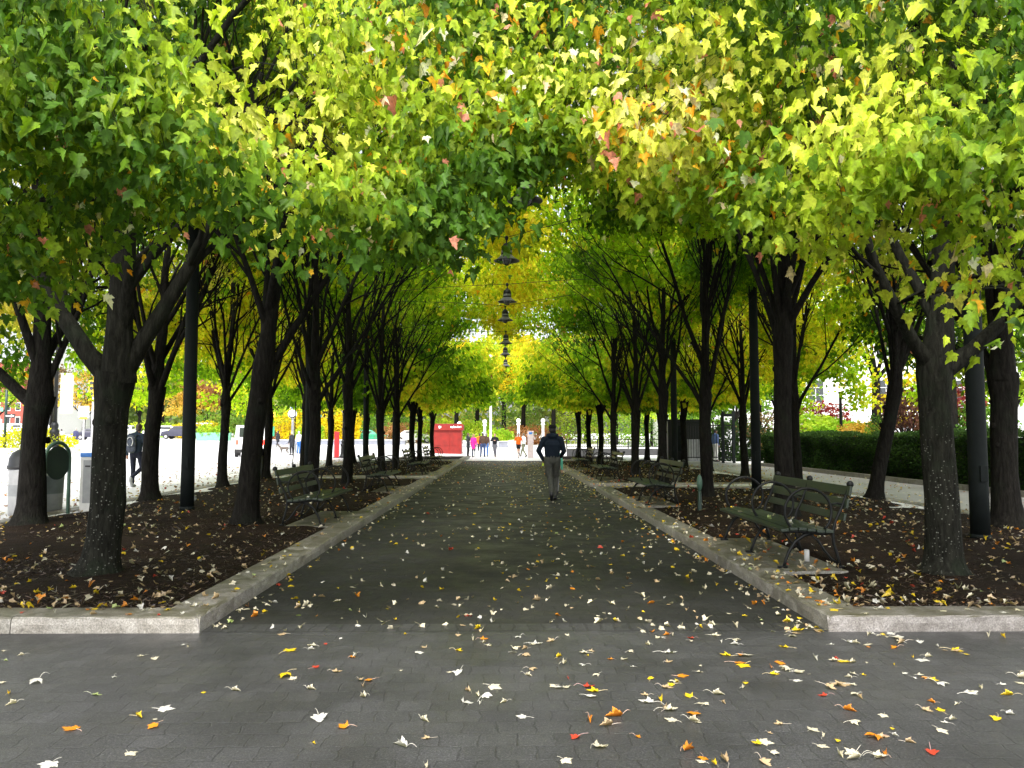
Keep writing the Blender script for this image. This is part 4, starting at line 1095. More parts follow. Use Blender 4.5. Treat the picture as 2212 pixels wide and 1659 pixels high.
for i, (xv, Y, h, r_, pal, l_) in enumerate(ft): q = px(xv, 940, None, Y); far_tree(q.x, Y, h, r_, pal, l_, GF, n=(9000 if 960 < xv < 1345 else 4200), size=(.36 if 960 < xv < 1345 else .30), seed=i, trunk_h=h * .32)
GS = 'low shrubs around the far plaza'
fs = [(1068, 83, (2.2, 1.6, 1.0), 'lime', 'round lime-green shrub beside the runner in black'), (1135, 88, (4.2, 2.2, 1.15), 'red', 'broad reddish shrub bank behind the orange runner'), (1028, 86, (2.6, 1.6, 1.5), 'lime', 'yellow-green shrub behind the group of people'),
      (1088, 96, (6, 2.2, 2.6), 'green', 'tall green shrub bank behind the plaza'), (955, 90, (4, 2, 1.6), 'lime', 'light green shrub behind the red kiosk'), (880, 92, (4, 2, 1.3), 'red', 'rust-red shrub over the left planter wall'),
      (835, 96, (3.5, 2, 2.2), 'green', 'green shrub over the left planter wall'), (1190, 92, (5, 2, 2.4), 'olive', 'olive shrub bank behind the walking man'), (1300, 88, (6, 2, 2.2), 'lime', 'lime shrub bank behind the railing'), (1440, 78, (5, 2, 2.4), 'green', 'green shrub bank behind the right railing')]
for i, (xv, Y, rd, pal, l_) in enumerate(fs): q = px(xv, 940, None, Y); shrub('shrub', q.x, Y, rd, pal, l_, 2600, .22, group=GS, seed=i)

# ------------------------------------------------------------------ the street on the left
def car(x, y, rz, kind, mat, label, group=None, name='parked_car', lit=False):
    z = float(gz(x, y)) + .01
    t = empty(name, (x, y, z), rz, label, {'van': 'van', 'pickup': 'pickup'}.get(kind, 'car'), group)
    if kind == 'van': prof = [(-2.6, .35), (-2.62, 1.0), (-2.55, 2.05), (-2.4, 2.15), (1.2, 2.15), (1.75, 1.95), (2.2, 1.25), (2.7, 1.1), (2.75, .4)]; W = .98; cab = None
    elif kind == 'pickup': prof = [(-2.7, .45), (-2.72, 1.15), (-.9, 1.15), (-.75, 1.25), (-.6, 1.80), (.7, 1.82), (1.3, 1.25), (2.6, 1.12), (2.7, .5)]; W = .98
    elif kind == 'suv': prof = [(-2.3, .35), (-2.32, 1.0), (-2.1, 1.68), (-1.9, 1.75), (.6, 1.75), (1.25, 1.15), (2.2, 1.02), (2.32, .4)]; W = .93
    else: prof = [(-2.2, .32), (-2.25, .85), (-1.6, 1.0), (-1.0, 1.42), (.4, 1.45), (1.1, .98), (2.1, .85), (2.25, .36)]; W = .88
    b = MB(); n = len(prof); vs = []
    zm = max(p[1] for p in prof)
    for s_ in (-1, 1):
        for a, h in prof:
            k = 1 - .16 * max(0, (h - 1.05) / (zm - 1.0)) if kind != 'van' else 1 - .06 * max(0, (h - 1.2))
            vs.append((a, s_ * W * k, h))
    b.add(vs, [tuple(range(n)), tuple(range(n, 2 * n))[::-1]] + [(i, (i + 1) % n, n + (i + 1) % n, n + i)[::-1] for i in range(n)])
    b.build('body', mat, t, bevel=.05)
    wz = 1.0 if kind == 'car' else 1.2; th = zm - wz - .12
    x_a, x_b = {'van': (.6, 1.75), 'pickup': (-.55, .75), 'suv': (-1.95, .75), 'car': (-1.0, .55)}[kind]
    for s_ in (-1, 1):
        q = MB(); q.box(((x_a + x_b) / 2, s_ * W * .955, wz + th / 2), ((x_b - x_a) * .86, .02, th * .8), rx=-s_ * .16); q.build('side_window', M['glass'], t)
    q = MB(); xr = {'van': -2.61, 'pickup': -.72, 'suv': -2.24, 'car': -1.32}[kind]; q.box((xr, 0, wz + th * .5 + .05), (.03, W * 1.45, th * .75), ry={'van': .05, 'pickup': .25, 'suv': .32, 'car': .95}[kind]); q.build('rear_window', M['glass'], t)
    q = MB(); q.box(({'van': 2.0, 'pickup': 1.02, 'suv': .97, 'car': .80}[kind], 0, wz + th * .42), (.03, W * 1.5, th * 1.05), ry=-{'van': .55, 'pickup': .8, 'suv': .80, 'car': .95}[kind]); q.build('windscreen', M['glass'], t)
    q = MB(); q.box((-prof[0][0] * -1 - .06, 0, .42), (.16, W * 2.02, .22)); q.build('rear_bumper', M['rubber'], t)
    for s_ in (-1, 1):
        q = MB(); q.box((prof[1][0] - .02, s_ * W * .86, 1.0 if kind != 'car' else .78), (.05, .16, .32 if kind == 'van' else .2)); q.build('tail_light', M['taillight'] if lit else M['redbright'], t)
        for xx in (-1.5, 1.55):
            q = MB(); q.disc((xx, s_ * (W - .06), .34), .34, 20, 'Y', .22); w_ = q.build('wheel', M['rubber'], t)
            q = MB(); q.disc((xx, s_ * (W + .055), .34), .20, 16, 'Y', .02); q.build('rim', M['steel'], w_)
    return t
M['carwhite'] = simple('car_white', (.80, .80, .80), .25, 0, .6, .03)
M['cardark'] = simple('car_dark', (.035, .035, .06), .25, 0, .6, .1)
M['cargreen'] = simple('car_green', (.03, .30, .16), .3, 0, .6, .1)
CG = 'cars on the street at the left'
q = px(545, 988, .11); car(q.x - .95, q.y + 2.8, PI / 2 + .27, 'van', M['carwhite'], 'white van with lit red tail light driving off behind the maple trunks', CG, 'van', True)
q = px(272, 938, None, 112); car(q.x, 112, PI / 2 + .12, 'pickup', M['carwhite'], 'white pickup seen from behind near the ornate lamp post', CG, 'pickup_truck')
q = px(389, 949, None, 108); car(q.x, 108, PI, 'suv', M['cardark'], 'dark parked car right of the walker with the backpack', CG)
q = px(362, 947, None, 113); car(q.x - 1, 113, PI, 'suv', M['carwhite'], 'white parked car behind the dark one', CG)
q = px(402, 947, None, 114); car(q.x + 1, 114, PI, 'van', M['carwhite'], 'white parked van above the dark car', CG)
q = px(205, 951, None, 104); car(q.x, 104, .2, 'car', M['cardark'], 'dark car left of the forked maple near the yellow signal', CG)
q = px(22, 930, None, 100); car(q.x, 100, .1, 'van', M['carwhite'], 'white van parked before the brick building', CG)
q = px(795, 951, None, 92); car(q.x, 92, .1, 'car', M['cargreen'], 'green car glimpsed between trunks beyond the planter wall', CG, lit=False)
q = px(893, 951, None, 90); car(q.x, 90, .1, 'car', M['carwhite'], 'pale car left of the red kiosk', CG)

# green planters, low wall
def tub(x, y, w, label):
    t = empty('planter_box', (x, y, float(gz(x, y))), .1, label, 'planter', 'green planters by the street')
    MB().box((0, 0, .5), (w, 1.0, 1.0), taper=1.08).build('box', M['ltgreen'], t, bevel=.03)
    rng = np.random.default_rng(int(y * 10)); V, s, i, c = blob_leaves(rng, (w * .48, .6, .8), 900, .22, 'lime', 1.2)
    link('plant', np_mesh('plant', V, s, i, c), M['leaf_far'], t)
    for k in (-1, 1): MB().box((k * w * .35, 0, .04), (.15, .6, .1)).build('foot', M['rubber'], t)
q = px(447, 950, None, 100); tub(q.x, 100, 2.3, 'pale green planter box right of the first tall post'); q = px(480, 950, None, 100); tub(q.x, 100, 1.9, 'pale green planter box left of the white van')
q = px(70, 955, None, 88); 
a, b_ = px(428, 951, None, 92), px(505, 963, None, 66)
# street kerb line
t = MB(); t.tube([(a.x - 30, 112, float(gz(0, 112)) + .03), (a.x, 92, float(gz(0, 92)) + .03), (b_.x, 66, float(gz(0, 66)) + .03)], .08, 4); o = t.build('kerb', M['granite']); tag(o, kind='structure')
# flower bed with bin, far left
q = px(10, 985, .11); t = empty('flower_bed', (q.x - 1.5, q.y + 6, .11), 0, 'stone-edged bed of yellow flowers at the left edge', 'flower bed')
MB().box((0, 0, .25), (6.5, 3, .5)).build('edging', M['pale'], t, bevel=.03)
rng = np.random.default_rng(9); V, s, i, c = blob_leaves(rng, (3.1, 1.6, 1.5), 3800, .2, 'yellow', .75); c = np.clip(c * [.9, 1.1, 1.2], 0, .9); link('flowers', np_mesh('flowers', V, s, i, c), M['leaf_far'], t)
q = px(34, 995, .11); litter_bin((q.x, q.y + 1.5, .11), 'pale bin with a small dark top beside the yellow flower bed', .42, 1.15)

# signals, signs
def pole_with(x, y, h, name, label, cat, mat='white'):
    t = empty(name, (x, y, float(gz(x, y))), 0, label, cat); MB().lathe([(.11, 0), (.10, h * .6), (.08, h)], 10).build('pole', M[mat], t, True); return t
def head(t, x, z, s, mat, lit=None, n='signal_head'):
    b = MB()
    for k in range(3): b.box((x, -.1, z - k * .38 * s), (.42 * s, .3, .34 * s))
    h_ = b.build(n, M[mat], t, bevel=.03)
    for k in range(3):
        q = MB(); q.disc((x, -.27, z - k * .38 * s), .13 * s, 14, 'Y', .03); q.build('lens', M['signal'] if lit == k else M['glass'], h_)
q = px(198, 955, None, 90); t = pole_with(q.x, 90, 7.0, 'traffic_signal', 'yellow traffic signal on a pale pole at the left crossing', 'traffic light', 'pale'); head(t, -.1, 6.8, 1.6, 'yellow')
q = px(211, 955, None, 94); t = pole_with(q.x, 94, 7.4, 'street_sign', 'pale pole with a white street name blade beside the yellow signal', 'sign', 'white'); MB().box((.55, 0, 7.2), (1.2, .05, .5)).build('sign_blade', M['white'], t)
q = px(224, 951, None, 96); t = pole_with(q.x, 96, 3.4, 'traffic_signal', 'low signal showing red behind the forked maple', 'traffic light', 'pale'); head(t, 0, 3.3, 1.0, 'yellow', 0)
q = px(180, 940, None, 97); t = pole_with(q.x, 97, 4.2, 'warning_sign', 'small white and yellow sign panel left of the yellow signal', 'sign', 'pale'); MB().box((0, -.1, 3.6), (1.3, .04, 1.4)).build('panel', M['white'], t); MB().box((0, -.13, 2.85), (1.0, .03, .25)).build('yellow_strip', M['yellow'], t)
q = px(10, 955, None, 62); t = pole_with(q.x, 62, 5.6, 'street_sign', 'dark pole with white arrow signs in front of the brick building', 'sign', 'dkgreen')
sg = MB().box((.42, -.12, 2.95), (.75, .03, .30)).build('one_way_sign', M['black'], t)
a_ = MB(); a_.prism([(.78, 0), (.5, .11), (.5, .045), (.1, .045), (.1, -.045), (.5, -.045), (.5, -.11)], 0, .015); a_.v = [(v[0], -.14 - v[2], 2.95 + v[1]) for v in a_.v]; a_.build('arrow', M['white'], sg)
MB().box((-.45, -.12, 2.2), (.5, .03, 1.0)).build('notice_panel', M['white'], t); MB().box((-.5, -.1, 3.45), (.7, .03, .3)).build('name_blade', M['ltgreen'], t)
q = px(561, 985, .11, 60); t = pole_with(q.x, 62, 5.4, 'traffic_signal', 'grey-green pole with stacked signal heads and a yellow sign behind the white van', 'traffic light', 'greypaint'); head(t, -.55, 4.0, .75, 'dkgreen'); 
MB().box((.35, -.1, 3.05), (.42, .03, .42)).build('yellow_sign', M['yellow'], t); MB().box((.35, -.12, 3.05), (.26, .02, .08)).build('arrow', M['black'], t)
MB().box((.32, -.1, 1.75), (.42, .05, .75)).build('green_panel', M['cargreen'], t); MB().box((.1, -.12, 5.2), (.6, .03, .3)).build('name_blade', M['cargreen'], t)
q = px(631, 985, .11, 64); t = pole_with(q.x, 64, 6.2, 'street_sign', 'grey pole with a blue-bordered white sign above a round white plaque', 'sign', 'greypaint')
s1 = MB().box((0, -.13, 3.85), (.68, .03, .52)).build('square_sign', M['white'], t); b = MB(); b.box((0, -.155, 3.86), (.50, .02, .12)); b.box((.13, -.155, 3.97), (.2, .02, .07)); b.build('arrow', simple('sign_teal', (.05, .45, .60), .4), s1)
b = MB()
for (u, v, w_, h_) in ((0, .24, .66, .03), (0, -.24, .66, .03), (-.32, 0, .03, .5), (.32, 0, .03, .5)): b.box((u, -.15, 3.85 + v), (w_, .01, h_))
b.build('border', M['blue'], s1)
d = MB(); d.disc((0, -.14, 3.12), .36, 28, 'Y', .03); s2 = d.build('round_plaque', M['white'], t)
b = MB(); b.tube([(.27 * math.cos(R(a)), -.17, 3.10 + .27 * math.sin(R(a))) for a in range(195, 346, 12)], .045, 6); b.build('dark_emblem', M['iron'], s2)
MB().box((0, .0, .35), (.6, .5, .7), taper=.85).build('base', M['greypaint'], t)
q = px(688, 985, .11, 70); t = pole_with(q.x, 70, 2.9, 'slim_post', 'slim turquoise post right of the leaning trunk', 'post', 'ltgreen'); MB().ell((0, 0, 2.95), (.22, .1, .22), 12, 8).build('round_top', M['ltgreen'], t, True)

# far street trees and buildings on the left
GL = 'trees along the street on the left'
lt = [(402, 122, 8.5, 4.2, 'orange', 'amber tree right of the walker with the backpack'), (446, 124, 8.8, 4.0, 'red', 'coral-red tree above the green planters'), (350, 130, 12, 5.5, 'olive', 'hazy olive tree behind the parked cars'), (480, 134, 12, 5.5, 'olive', 'grey-green tree left of the white van'),
      (180, 128, 11, 5, 'orange', 'amber tree behind the yellow signal'), (245, 132, 13, 6, 'green', 'green tree behind the street name pole'), (110, 134, 12, 5.5, 'brown', 'brownish tree left of the ornate lamp post'), (590, 130, 13, 6, 'olive', 'olive tree behind the grey sign pole'), (640, 126, 11, 5, 'olive', 'grey-green tree right of the grey sign pole'),
      (300, 128, 11, 5, 'olive', 'olive tree above the walker with the backpack'), (540, 126, 10, 5, 'lime', 'yellow-green tree behind the white van'), (-10, 126, 11, 5, 'lime', 'green tree at the far left edge')]
for i, (xv, Y, h, r_, pal, l_) in enumerate(lt): q = px(xv, 940, None, Y); far_tree(q.x, Y, h, r_, pal, l_, GL, n=3200, size=.42, seed=40 + i)
ls_ = [(655, 96, (3.4, 1.6, 2.4), 'yellow', 'yellow shrub right of the grey sign pole'), (612, 99, (3.0, 1.6, 1.2), 'red', 'orange-red shrub behind the dog walker'), (425, 112, (4, 1.6, 1.3), 'yellow', 'bright yellow shrub behind the first tall post'), (640, 100, (4, 1.6, 2.6), 'lime', 'yellow-green shrub behind the grey sign pole'), (330, 118, (6, 2, 1.2), 'lime', 'low green hedge behind the parked cars'),
       (742, 90, (2.2, 1.5, 2.0), 'yellow', 'vivid yellow shrub behind the ornate lamp post'), (690, 92, (3, 1.5, 1.1), 'lime', 'low lime shrub left of the red banner'), (470, 116, (6, 2, 2.4), 'green', 'dark green shrub above the planters')]
for i, (xv, Y, rd, pal, l_) in enumerate(ls_): q = px(xv, 940, None, Y); shrub('shrub', q.x, Y, rd, pal, l_, 2400, .26, group='shrubs along the street on the left', seed=80 + i)
for i, (xv, Y, h, r_, pal, l_) in enumerate(((1535, 53, 6.5, 2.9, 'green', 'green tree just behind the dark booth'), (1625, 55, 6.5, 2.9, 'green', 'green tree just behind the gate frame'), (1450, 64, 6.5, 3.2, 'lime', 'lime tree behind the right end of the railing'))):
    q = px(xv, 940, None, Y); far_tree(q.x, Y, h, r_, pal, l_, 'trees behind the gate', n=3600, size=.24, seed=70 + i, trunk_h=1.0)
def block(name, xv0, xv1, Y, h, mat, label, nx, nz):
    a, b = px(xv0, 940, None, Y).x, px(xv1, 940, None, Y).x; z = float(gz((a + b) / 2, Y)) - .2; w = b - a
    t = empty(name, ((a + b) / 2, Y, z), 0, label, 'building')
    MB().box((0, 6, h / 2), (w, 12, h)).build('wall', mat, t); MB().box((0, 5.9, h + .2), (w + .5, 12.5, .4)).build('roof', M['pale'], t)
    for i in range(nx):
        for j in range(nz):
            x_ = -w / 2 + (i + .5) * w / nx; z_ = 2.6 + j * (h - 3) / nz
            f = MB(); f.box((x_, -.04, z_), (w / nx * .50, .10, (h - 3) / nz * .6)); f_ = f.build('window', M['pale'], t)
            q_ = MB(); q_.box((x_, -.10, z_), (w / nx * .40, .03, (h - 3) / nz * .5)); q_.build('pane', M['glass'], f_)
block('brick_building', -60, 48, 140, 13, M['brick'], 'red brick building at the left edge beyond the street', 5, 4)
block('white_building', 62, 118, 142, 22, M['white'], 'plain white building left of the ornate lamp post', 3, 6)
block('apartment_building', 380, 640, 172, 34, simple('pale_stone', (.52, .50, .46), .7), 'pale apartment block dimly seen above the coral-red tree', 9, 9)
# the far wood that closes the view
rng = np.random.default_rng(123)
n = 52000; X = rng.uniform(-150, 120, n); hh = 11 + 9 * vnoise(np.stack([X, X * 0, X * 0], 1), .12, 4) + 4 * vnoise(np.stack([X, X * 0, X * 0], 1), .5, 5)
u = rng.random(n) ** .8; Yw = 150 + rng.uniform(0, 14, n) + 6 * vnoise(np.stack([X, X * 0, u * 9], 1), .4, 2)
C = np.stack([X, Yw, 1.0 + u * hh], 1); C = C[(X < -105) | (X > -78)]; m = len(C)
t_ = .1 + .8 * vnoise(C, .45, 31); pal = np.array([(.10, .16, .06), (.18, .26, .09), (.28, .33, .10), (.45, .42, .08)])
V, s, i, c = leaf_cloud(rng, C, rng.normal(0, 1, (m, 3)), rng.normal(0, 1, (m, 3)) + [[0, -1, .6]], rng.uniform(.7, 1.3, m), leaf_cols(rng, t_, 0, 0, 1, pal), 'quad')
o = link('wood', np_mesh('wood', V, s, i, c), M['leaf_far']); tag(o, kind='stuff', label='hazy green and yellow wood beyond the street', cat='wood')
# ------------------------------------------------------------------ people (local: facing +y, x to their right)
BASE = dict(pel=(0, 0, .95), hipR=(.09, 0, .93), hipL=(-.09, 0, .93), kneR=(.10, .02, .50), kneL=(-.10, .02, .50), ankR=(.10, -.02, .085), ankL=(-.10, -.02, .085),
            toeR=(.115, .15, .03), toeL=(-.115, .15, .03), chest=(0, 0, 1.28), neck=(0, -.01, 1.50), head=(0, .02, 1.63),
            shR=(.185, 0, 1.43), shL=(-.185, 0, 1.43), elR=(.245, -.02, 1.15), elL=(-.245, -.02, 1.15), wrR=(.255, .04, .90), wrL=(-.255, .04, .90), hdR=(0, .02, -1), hdL=(0, .02, -1))
def hand(mb, w, d, s, side, curl=.5):
    """palm, four fingers and a thumb; d = direction the hand points"""
    w = Vector(w); d = Vector(d).normalized(); ax = Vector((0, 1, 0)) if abs(d.y) < .8 else Vector((1, 0, 0))
    ac = (ax - d * ax.dot(d)).normalized(); n = d.cross(ac) * side
    mb.caps(w, w + d * .085 * s, .028 * s, .036 * s, 8)
    for k, ln in enumerate((.066, .076, .070, .054)):
        b = w + d * .085 * s + ac * ((1.5 - k) * .019 * s)
        m_ = b + d * ln * .5 * s - n * .008 * s; e = m_ + (d * (1 - curl) - n * curl).normalized() * ln * .5 * s
        mb.caps(b, m_, .0095 * s, .009 * s, 6); mb.caps(m_, e, .009 * s, .0075 * s, 6)
    b = w + d * .02 * s + ac * .030 * s; m_ = b + (d + ac * .9).normalized() * .035 * s; mb.caps(b, m_, .012 * s, .010 * s, 6); mb.caps(m_, m_ + (d + ac * .2).normalized() * .03 * s, .010 * s, .008 * s, 6)
def person(label, loc, rz, h=1.75, pose=None, top=None, legs=None, shoes='black', hair=(.02, .015, .012), skin='skin', vox=.02, top_len=.90, sleeve=1.0, shorts=False, hat=None, bulk=1.0, hood=False, group=None, hair_long=False, kids_=None, coat=False):
    P = dict(BASE); P.update(pose or {}); P = {k: Vector(v) for k, v in P.items()}; s = h / 1.75
    P['head'] = P['head']; b = MB()
    B_ = bulk
    def leg(mb, q, r1, r2, r3, z_end=None):
        hp, kn, an = P['hip' + q], P['kne' + q], P['ank' + q]
        mb.caps(hp, kn, r1, r2, 10)
        if z_end is None: mb.caps(kn, an, r2 * .98, r3, 10)
    for q in 'RL':
        leg(b, q, .075, .05, .035)
        b.caps(P['ank' + q], P['toe' + q], .04, .028, 8)
        b.caps(P['sh' + q], P['el' + q], .045, .036, 8); b.caps(P['el' + q], P['wr' + q], .036, .025, 8)
        hand(b, P['wr' + q], P['hd' + q], 1.0, 1 if q == 'R' else -1)
    b.caps(P['pel'], P['chest'], .12, .13, 14, 1.15, .8); b.caps(P['chest'], P['neck'] - Vector((0, 0, .08)), .13, .09, 14, 1.25, .8)
    b.caps(P['shL'], P['shR'], .055, .055, 10); b.caps(P['neck'] - Vector((0, 0, .05)), P['head'] - Vector((0, .01, .05)), .056, .052, 10)
    H = P['head']; b.ell(H + Vector((0, -.005, .025)), (.076, .094, .105), 14, 10); b.caps(H + Vector((0, .03, -.03)), H + Vector((0, .055, -.065)), .055, .032, 10)
    b.caps(H + Vector((0, .085, .02)), H + Vector((0, .108, -.012)), .010, .014, 6); b.caps(H + Vector((-.02, .085, -.045)), H + Vector((.02, .085, -.045)), .010, .010, 6)
    for e in (-1, 1):
        b.ell(H + Vector((e * .078, -.005, .0)), (.012, .022, .032), 8, 6); b.ell(H + Vector((e * .032, .083, .025)), (.014, .010, .009), 6, 5)
    S = Matrix.Scale(s, 4)
    root = b.xf(S).build('person', M[skin], None, True, remesh=vox * .8)
    root.location = loc; root.rotation_euler = (0, 0, rz); tag(root, label, 'person', group)
    m = MB()
    if shorts:
        for q in 'RL': hp, kn = P['hip' + q], P['kne' + q]; m.caps(hp, hp.lerp(kn, .55), .095, .088, 10)
    else:
        for q in 'RL':
            m.caps(P['hip' + q], P['kne' + q], .092 * B_, .066 * B_, 12); m.caps(P['kne' + q], P['ank' + q] + (P['kne' + q] - P['ank' + q]) * .08, .064 * B_, .052 * B_, 12)
    m.caps(P['pel'] - Vector((0, 0, .03)), P['pel'] + Vector((0, 0, .08)), .115 * B_, .125 * B_, 14, 1.22, .88)
    m.xf(S).build('shorts' if shorts else 'trousers', legs, root, True, remesh=vox)
    m = MB(); lo = Vector(P['pel']); lo.z += top_len - .95
    m.caps(lo + Vector((0, 0, .10)), P['chest'], .135 * B_, .155 * B_, 16, 1.18, .82); m.caps(P['chest'], P['neck'] - Vector((0, 0, .09)), .155 * B_, .10, 16, 1.24, .85)
    if coat: m.caps(lo - Vector((0, 0, .16)), lo + Vector((0, 0, .12)), .15, .14, 14, 1.2, .9)
    for q in 'RL':
        m.caps(P['sh' + q] * 1.0, P['el' + q].lerp(P['sh' + q], 0 if sleeve > .5 else .35), .068 * B_, .054 * B_, 10)
        if sleeve > .5: m.caps(P['el' + q], P['wr' + q], .053 * B_, .040 * B_, 10)
        m.caps(P['sh' + q], Vector((P['sh' + q].x * .3, P['sh' + q].y, P['sh' + q].z + .04)), .066, .06, 8)
    if hood: m.ell(P['neck'] + Vector((0, -.055, .0)), (.125, .085, .075), 14, 8); m.caps(P['neck'] + Vector((-.09, .0, .01)), P['neck'] + Vector((.09, 0, .01)), .055, .055, 10)
    else: m.caps(P['neck'] - Vector((0, 0, .03)), P['neck'] + Vector((0, 0, .02)), .066, .062, 10)
    m.xf(S).build('jacket' if sleeve > .5 else 'shirt', top, root, True, remesh=vox)
    for q in 'RL':
        m = MB(); a, t_ = P['ank' + q], P['toe' + q]; dd = (t_ - a); heel = a - Vector((dd.x, dd.y, 0)) * .25 - Vector((0, 0, .035))
        m.caps(heel, t_, .045, .040, 10); m.caps(a, heel.lerp(t_, .4), .052, .045, 10)
        m.xf(S).build('shoe', M[shoes], root, True, remesh=max(vox * .7, .01))
    m = MB()
    if hat is not None:
        m.ell(H + Vector((0, -.005, .065)), (.088, .106, .085), 14, 8); m.ell(H + Vector((0, .09, .055)), (.07, .08, .014), 12, 6); m.xf(S).build('cap', hat, root, True)
        m = MB()
    m.ell(H + Vector((0, -.018, .048)), (.084, .098, .098), 14, 10); m.ell(H + Vector((0, -.045, .0)), (.076, .068, .085), 12, 8)
    if hair_long: m.caps(H + Vector((0, -.06, 0)), H + Vector((0, -.09, -.16)), .06, .04, 10)
    m.xf(S).build('hair', simple('hair', hair, .55), root, True, remesh=max(vox * .6, .008))
    return root
cloth = lambda n, c, **k: simple(n, c, .85, 0, .2, k.get('var', .18), k.get('vs', 9), .4, 90)
# the man walking away, the child beyond him, in the middle of the picture
p = px(1188, 1080, 0); 
man = person('person in a navy hoodie, cap and grey trousers walking away up the walk', (p.x + .06, p.y - .02, 0), -.02, 1.86,
    dict(hipR=(.10, 0, .93), hipL=(-.10, 0, .93), kneR=(.085, .12, .52), ankR=(.06, .05, .085), toeR=(.08, .20, .03), kneL=(-.06, -.02, .50), ankL=(-.03, -.26, .17), toeL=(-.03, -.22, .03), chest=(.0, .01, 1.28), neck=(.0, .02, 1.49), head=(.005, .05, 1.62),
         shR=(.19, 0, 1.41), shL=(-.19, 0, 1.41), elR=(.275, .0, 1.14), wrR=(.21, .20, 1.0), hdR=(-.6, .6, -.2), elL=(-.325, -.06, 1.14), wrL=(-.205, .02, .93), hdL=(.35, .25, -1)),
    cloth('navy_hoodie', (.010, .017, .030)), cloth('grey_trousers', (.075, .077, .068), var=.3), 'black', (.012, .010, .010), 'skindark', .012, top_len=.93, hood=True, bulk=1.10)
cp = MB(); cp.ell((.005, .035, 1.80), (.098, .115, .075), 14, 8); cp.ell((.005, .15, 1.775), (.07, .07, .014), 10, 5); cp.build('cap', cloth('black_cap', (.010, .010, .011)), man, True)
ph = MB(); ph.box((-.235, -.055, .875), (.05, .03, .07)); ph.build('lime_tag', M['limec'] if 'limec' in M else simple('lime_cloth', (.45, .60, .06), .7), man, bevel=.006)
for s_, q in ((1, (.165, -.0, .66)), (-1, (-.165, -.02, .66))): MB().box(q, (.03, .13, .16)).build('cargo_pocket', cloth('pocket', (.06, .062, .055)), man, bevel=.01)
p = px(1207, 1067, 0)
person('child in a mint green shirt and grey trousers, mostly hidden beyond the walking man', (p.x - .10, p.y, 0), -.05, 1.30,
    dict(kneR=(.09, .10, .50), ankR=(.09, .12, .085), toeR=(.10, .27, .03), kneL=(-.09, -.02, .5), ankL=(-.09, -.16, .12), toeL=(-.09, -.05, .03)), cloth('mint_shirt', (.13, .50, .36)), cloth('light_grey_trousers', (.30, .30, .31)), 'black', vox=.014, top_len=.86, bulk=1.05)
# walker with the backpack, left
p = px(292, 1052, .11)
wk = person('person in dark clothes with a grey backpack and raised heel walking away at the left', (p.x, p.y, .11), -.05, 1.80,
    dict(kneL=(-.10, .05, .50), ankL=(-.085, .0, .085), toeL=(-.10, .16, .03), kneR=(.17, .02, .53), ankR=(-.01, -.24, .26), toeR=(-.01, -.20, .10), hipL=(-.09, 0, .93), hipR=(.10, 0, .93),
         head=(.045, .04, 1.63), neck=(.01, 0, 1.49), elL=(-.28, -.03, 1.14), wrL=(-.27, .03, .90), elR=(.27, .02, 1.15), wrR=(.34, .24, 1.10), hdR=(.2, 1, .1)),
    cloth('dark_blue_jacket', (.022, .034, .052)), cloth('black_jeans', (.016, .018, .030)), 'greyshoe' if 'greyshoe' in M else 'greypaint', (.055, .035, .02), 'skin', .012, top_len=.90, bulk=1.0)
bp = MB(); bp.caps((-.05, -.20, 1.10), (-.05, -.19, 1.38), .13, .12, 14, 1.1, .62); bp.caps((-.05, -.24, 1.08), (-.05, -.24, 1.22), .09, .08, 12, 1.0, .5)
bk = bp.build('backpack', cloth('backpack_grey', (.075, .085, .11), var=.5), wk, True, remesh=.014)
q = MB(); q.tube([(-.05 + .09 * math.cos(R(a)), -.285, 1.30 + .13 * math.sin(R(a))) for a in range(-60, 241, 20)], .012, 6); q.build('webbing_loop', M['pale'], bk)
for s_ in (-1, 1): MB().tube([(-.05 + s_ * .09, -.12, 1.47), (s_ * .12, .03, 1.50), (s_ * .14, .13, 1.38), (s_ * .13, .12, 1.2)], .018, 6).build('strap', M['iron'], bk, True)

GFP = 'people at the far end of the walk'
def far(xv, Y, lab, rz, h, pose, top, legs, **k):
    q = px(xv, 990, None, Y); k.setdefault('vox', .022); k.setdefault('group', GFP)
    return person(lab, (q.x, Y, float(gz(q.x, Y)) + .012), rz, h, pose, top, legs, **k)
M['jeans'] = cloth('blue_jeans', (.05, .075, .17)); M['dark'] = cloth('dark_cloth', (.03, .034, .04)); M['brownj'] = cloth('brown_jacket', (.085, .05, .035)); M['pink'] = cloth('pink_coat', (.85, .03, .30), var=.1)
M['orangec'] = cloth('orange_shirt', (.90, .14, .015), var=.08); M['whitec'] = cloth('white_coat', (.78, .78, .76), var=.05); M['greyc'] = cloth('grey_cloth', (.22, .23, .24)); M['blackc'] = cloth('black_cloth', (.014, .014, .018)); M['bluec'] = cloth('blue_trousers', (.04, .14, .42))
far(1021 - 10, 58.5, 'person in a dark jacket and hood, leftmost of the far group, arm raised', -1.2, 1.74, dict(elR=(.3, .12, 1.3), wrR=(.2, .25, 1.48), hdR=(0, .3, 1)), M['dark'], M['blackc'], hair=(.10, .06, .03), hood=True, coat=True)
far(1023, 57.6, 'person in a bright pink coat holding a pale bag, in the far group', -.6, 1.66, None, M['pink'], cloth('navy_leggings', (.03, .035, .07)), hair=(.35, .20, .10), hair_long=True, coat=True)
far(1043, 58.0, 'person in a brown jacket and white cap seen from behind in the far group', -.1, 1.80, dict(kneL=(-.12, 0, .5), ankL=(-.16, 0, .085), toeL=(-.2, .14, .03)), M['brownj'], M['jeans'], hat=M['whitec'], bulk=1.08)
far(1050, 59.0, 'grey-haired person in a brown coat and blue jeans, right of the white cap', .25, 1.74, None, M['brownj'], M['bluec'], hair=(.25, .23, .2))
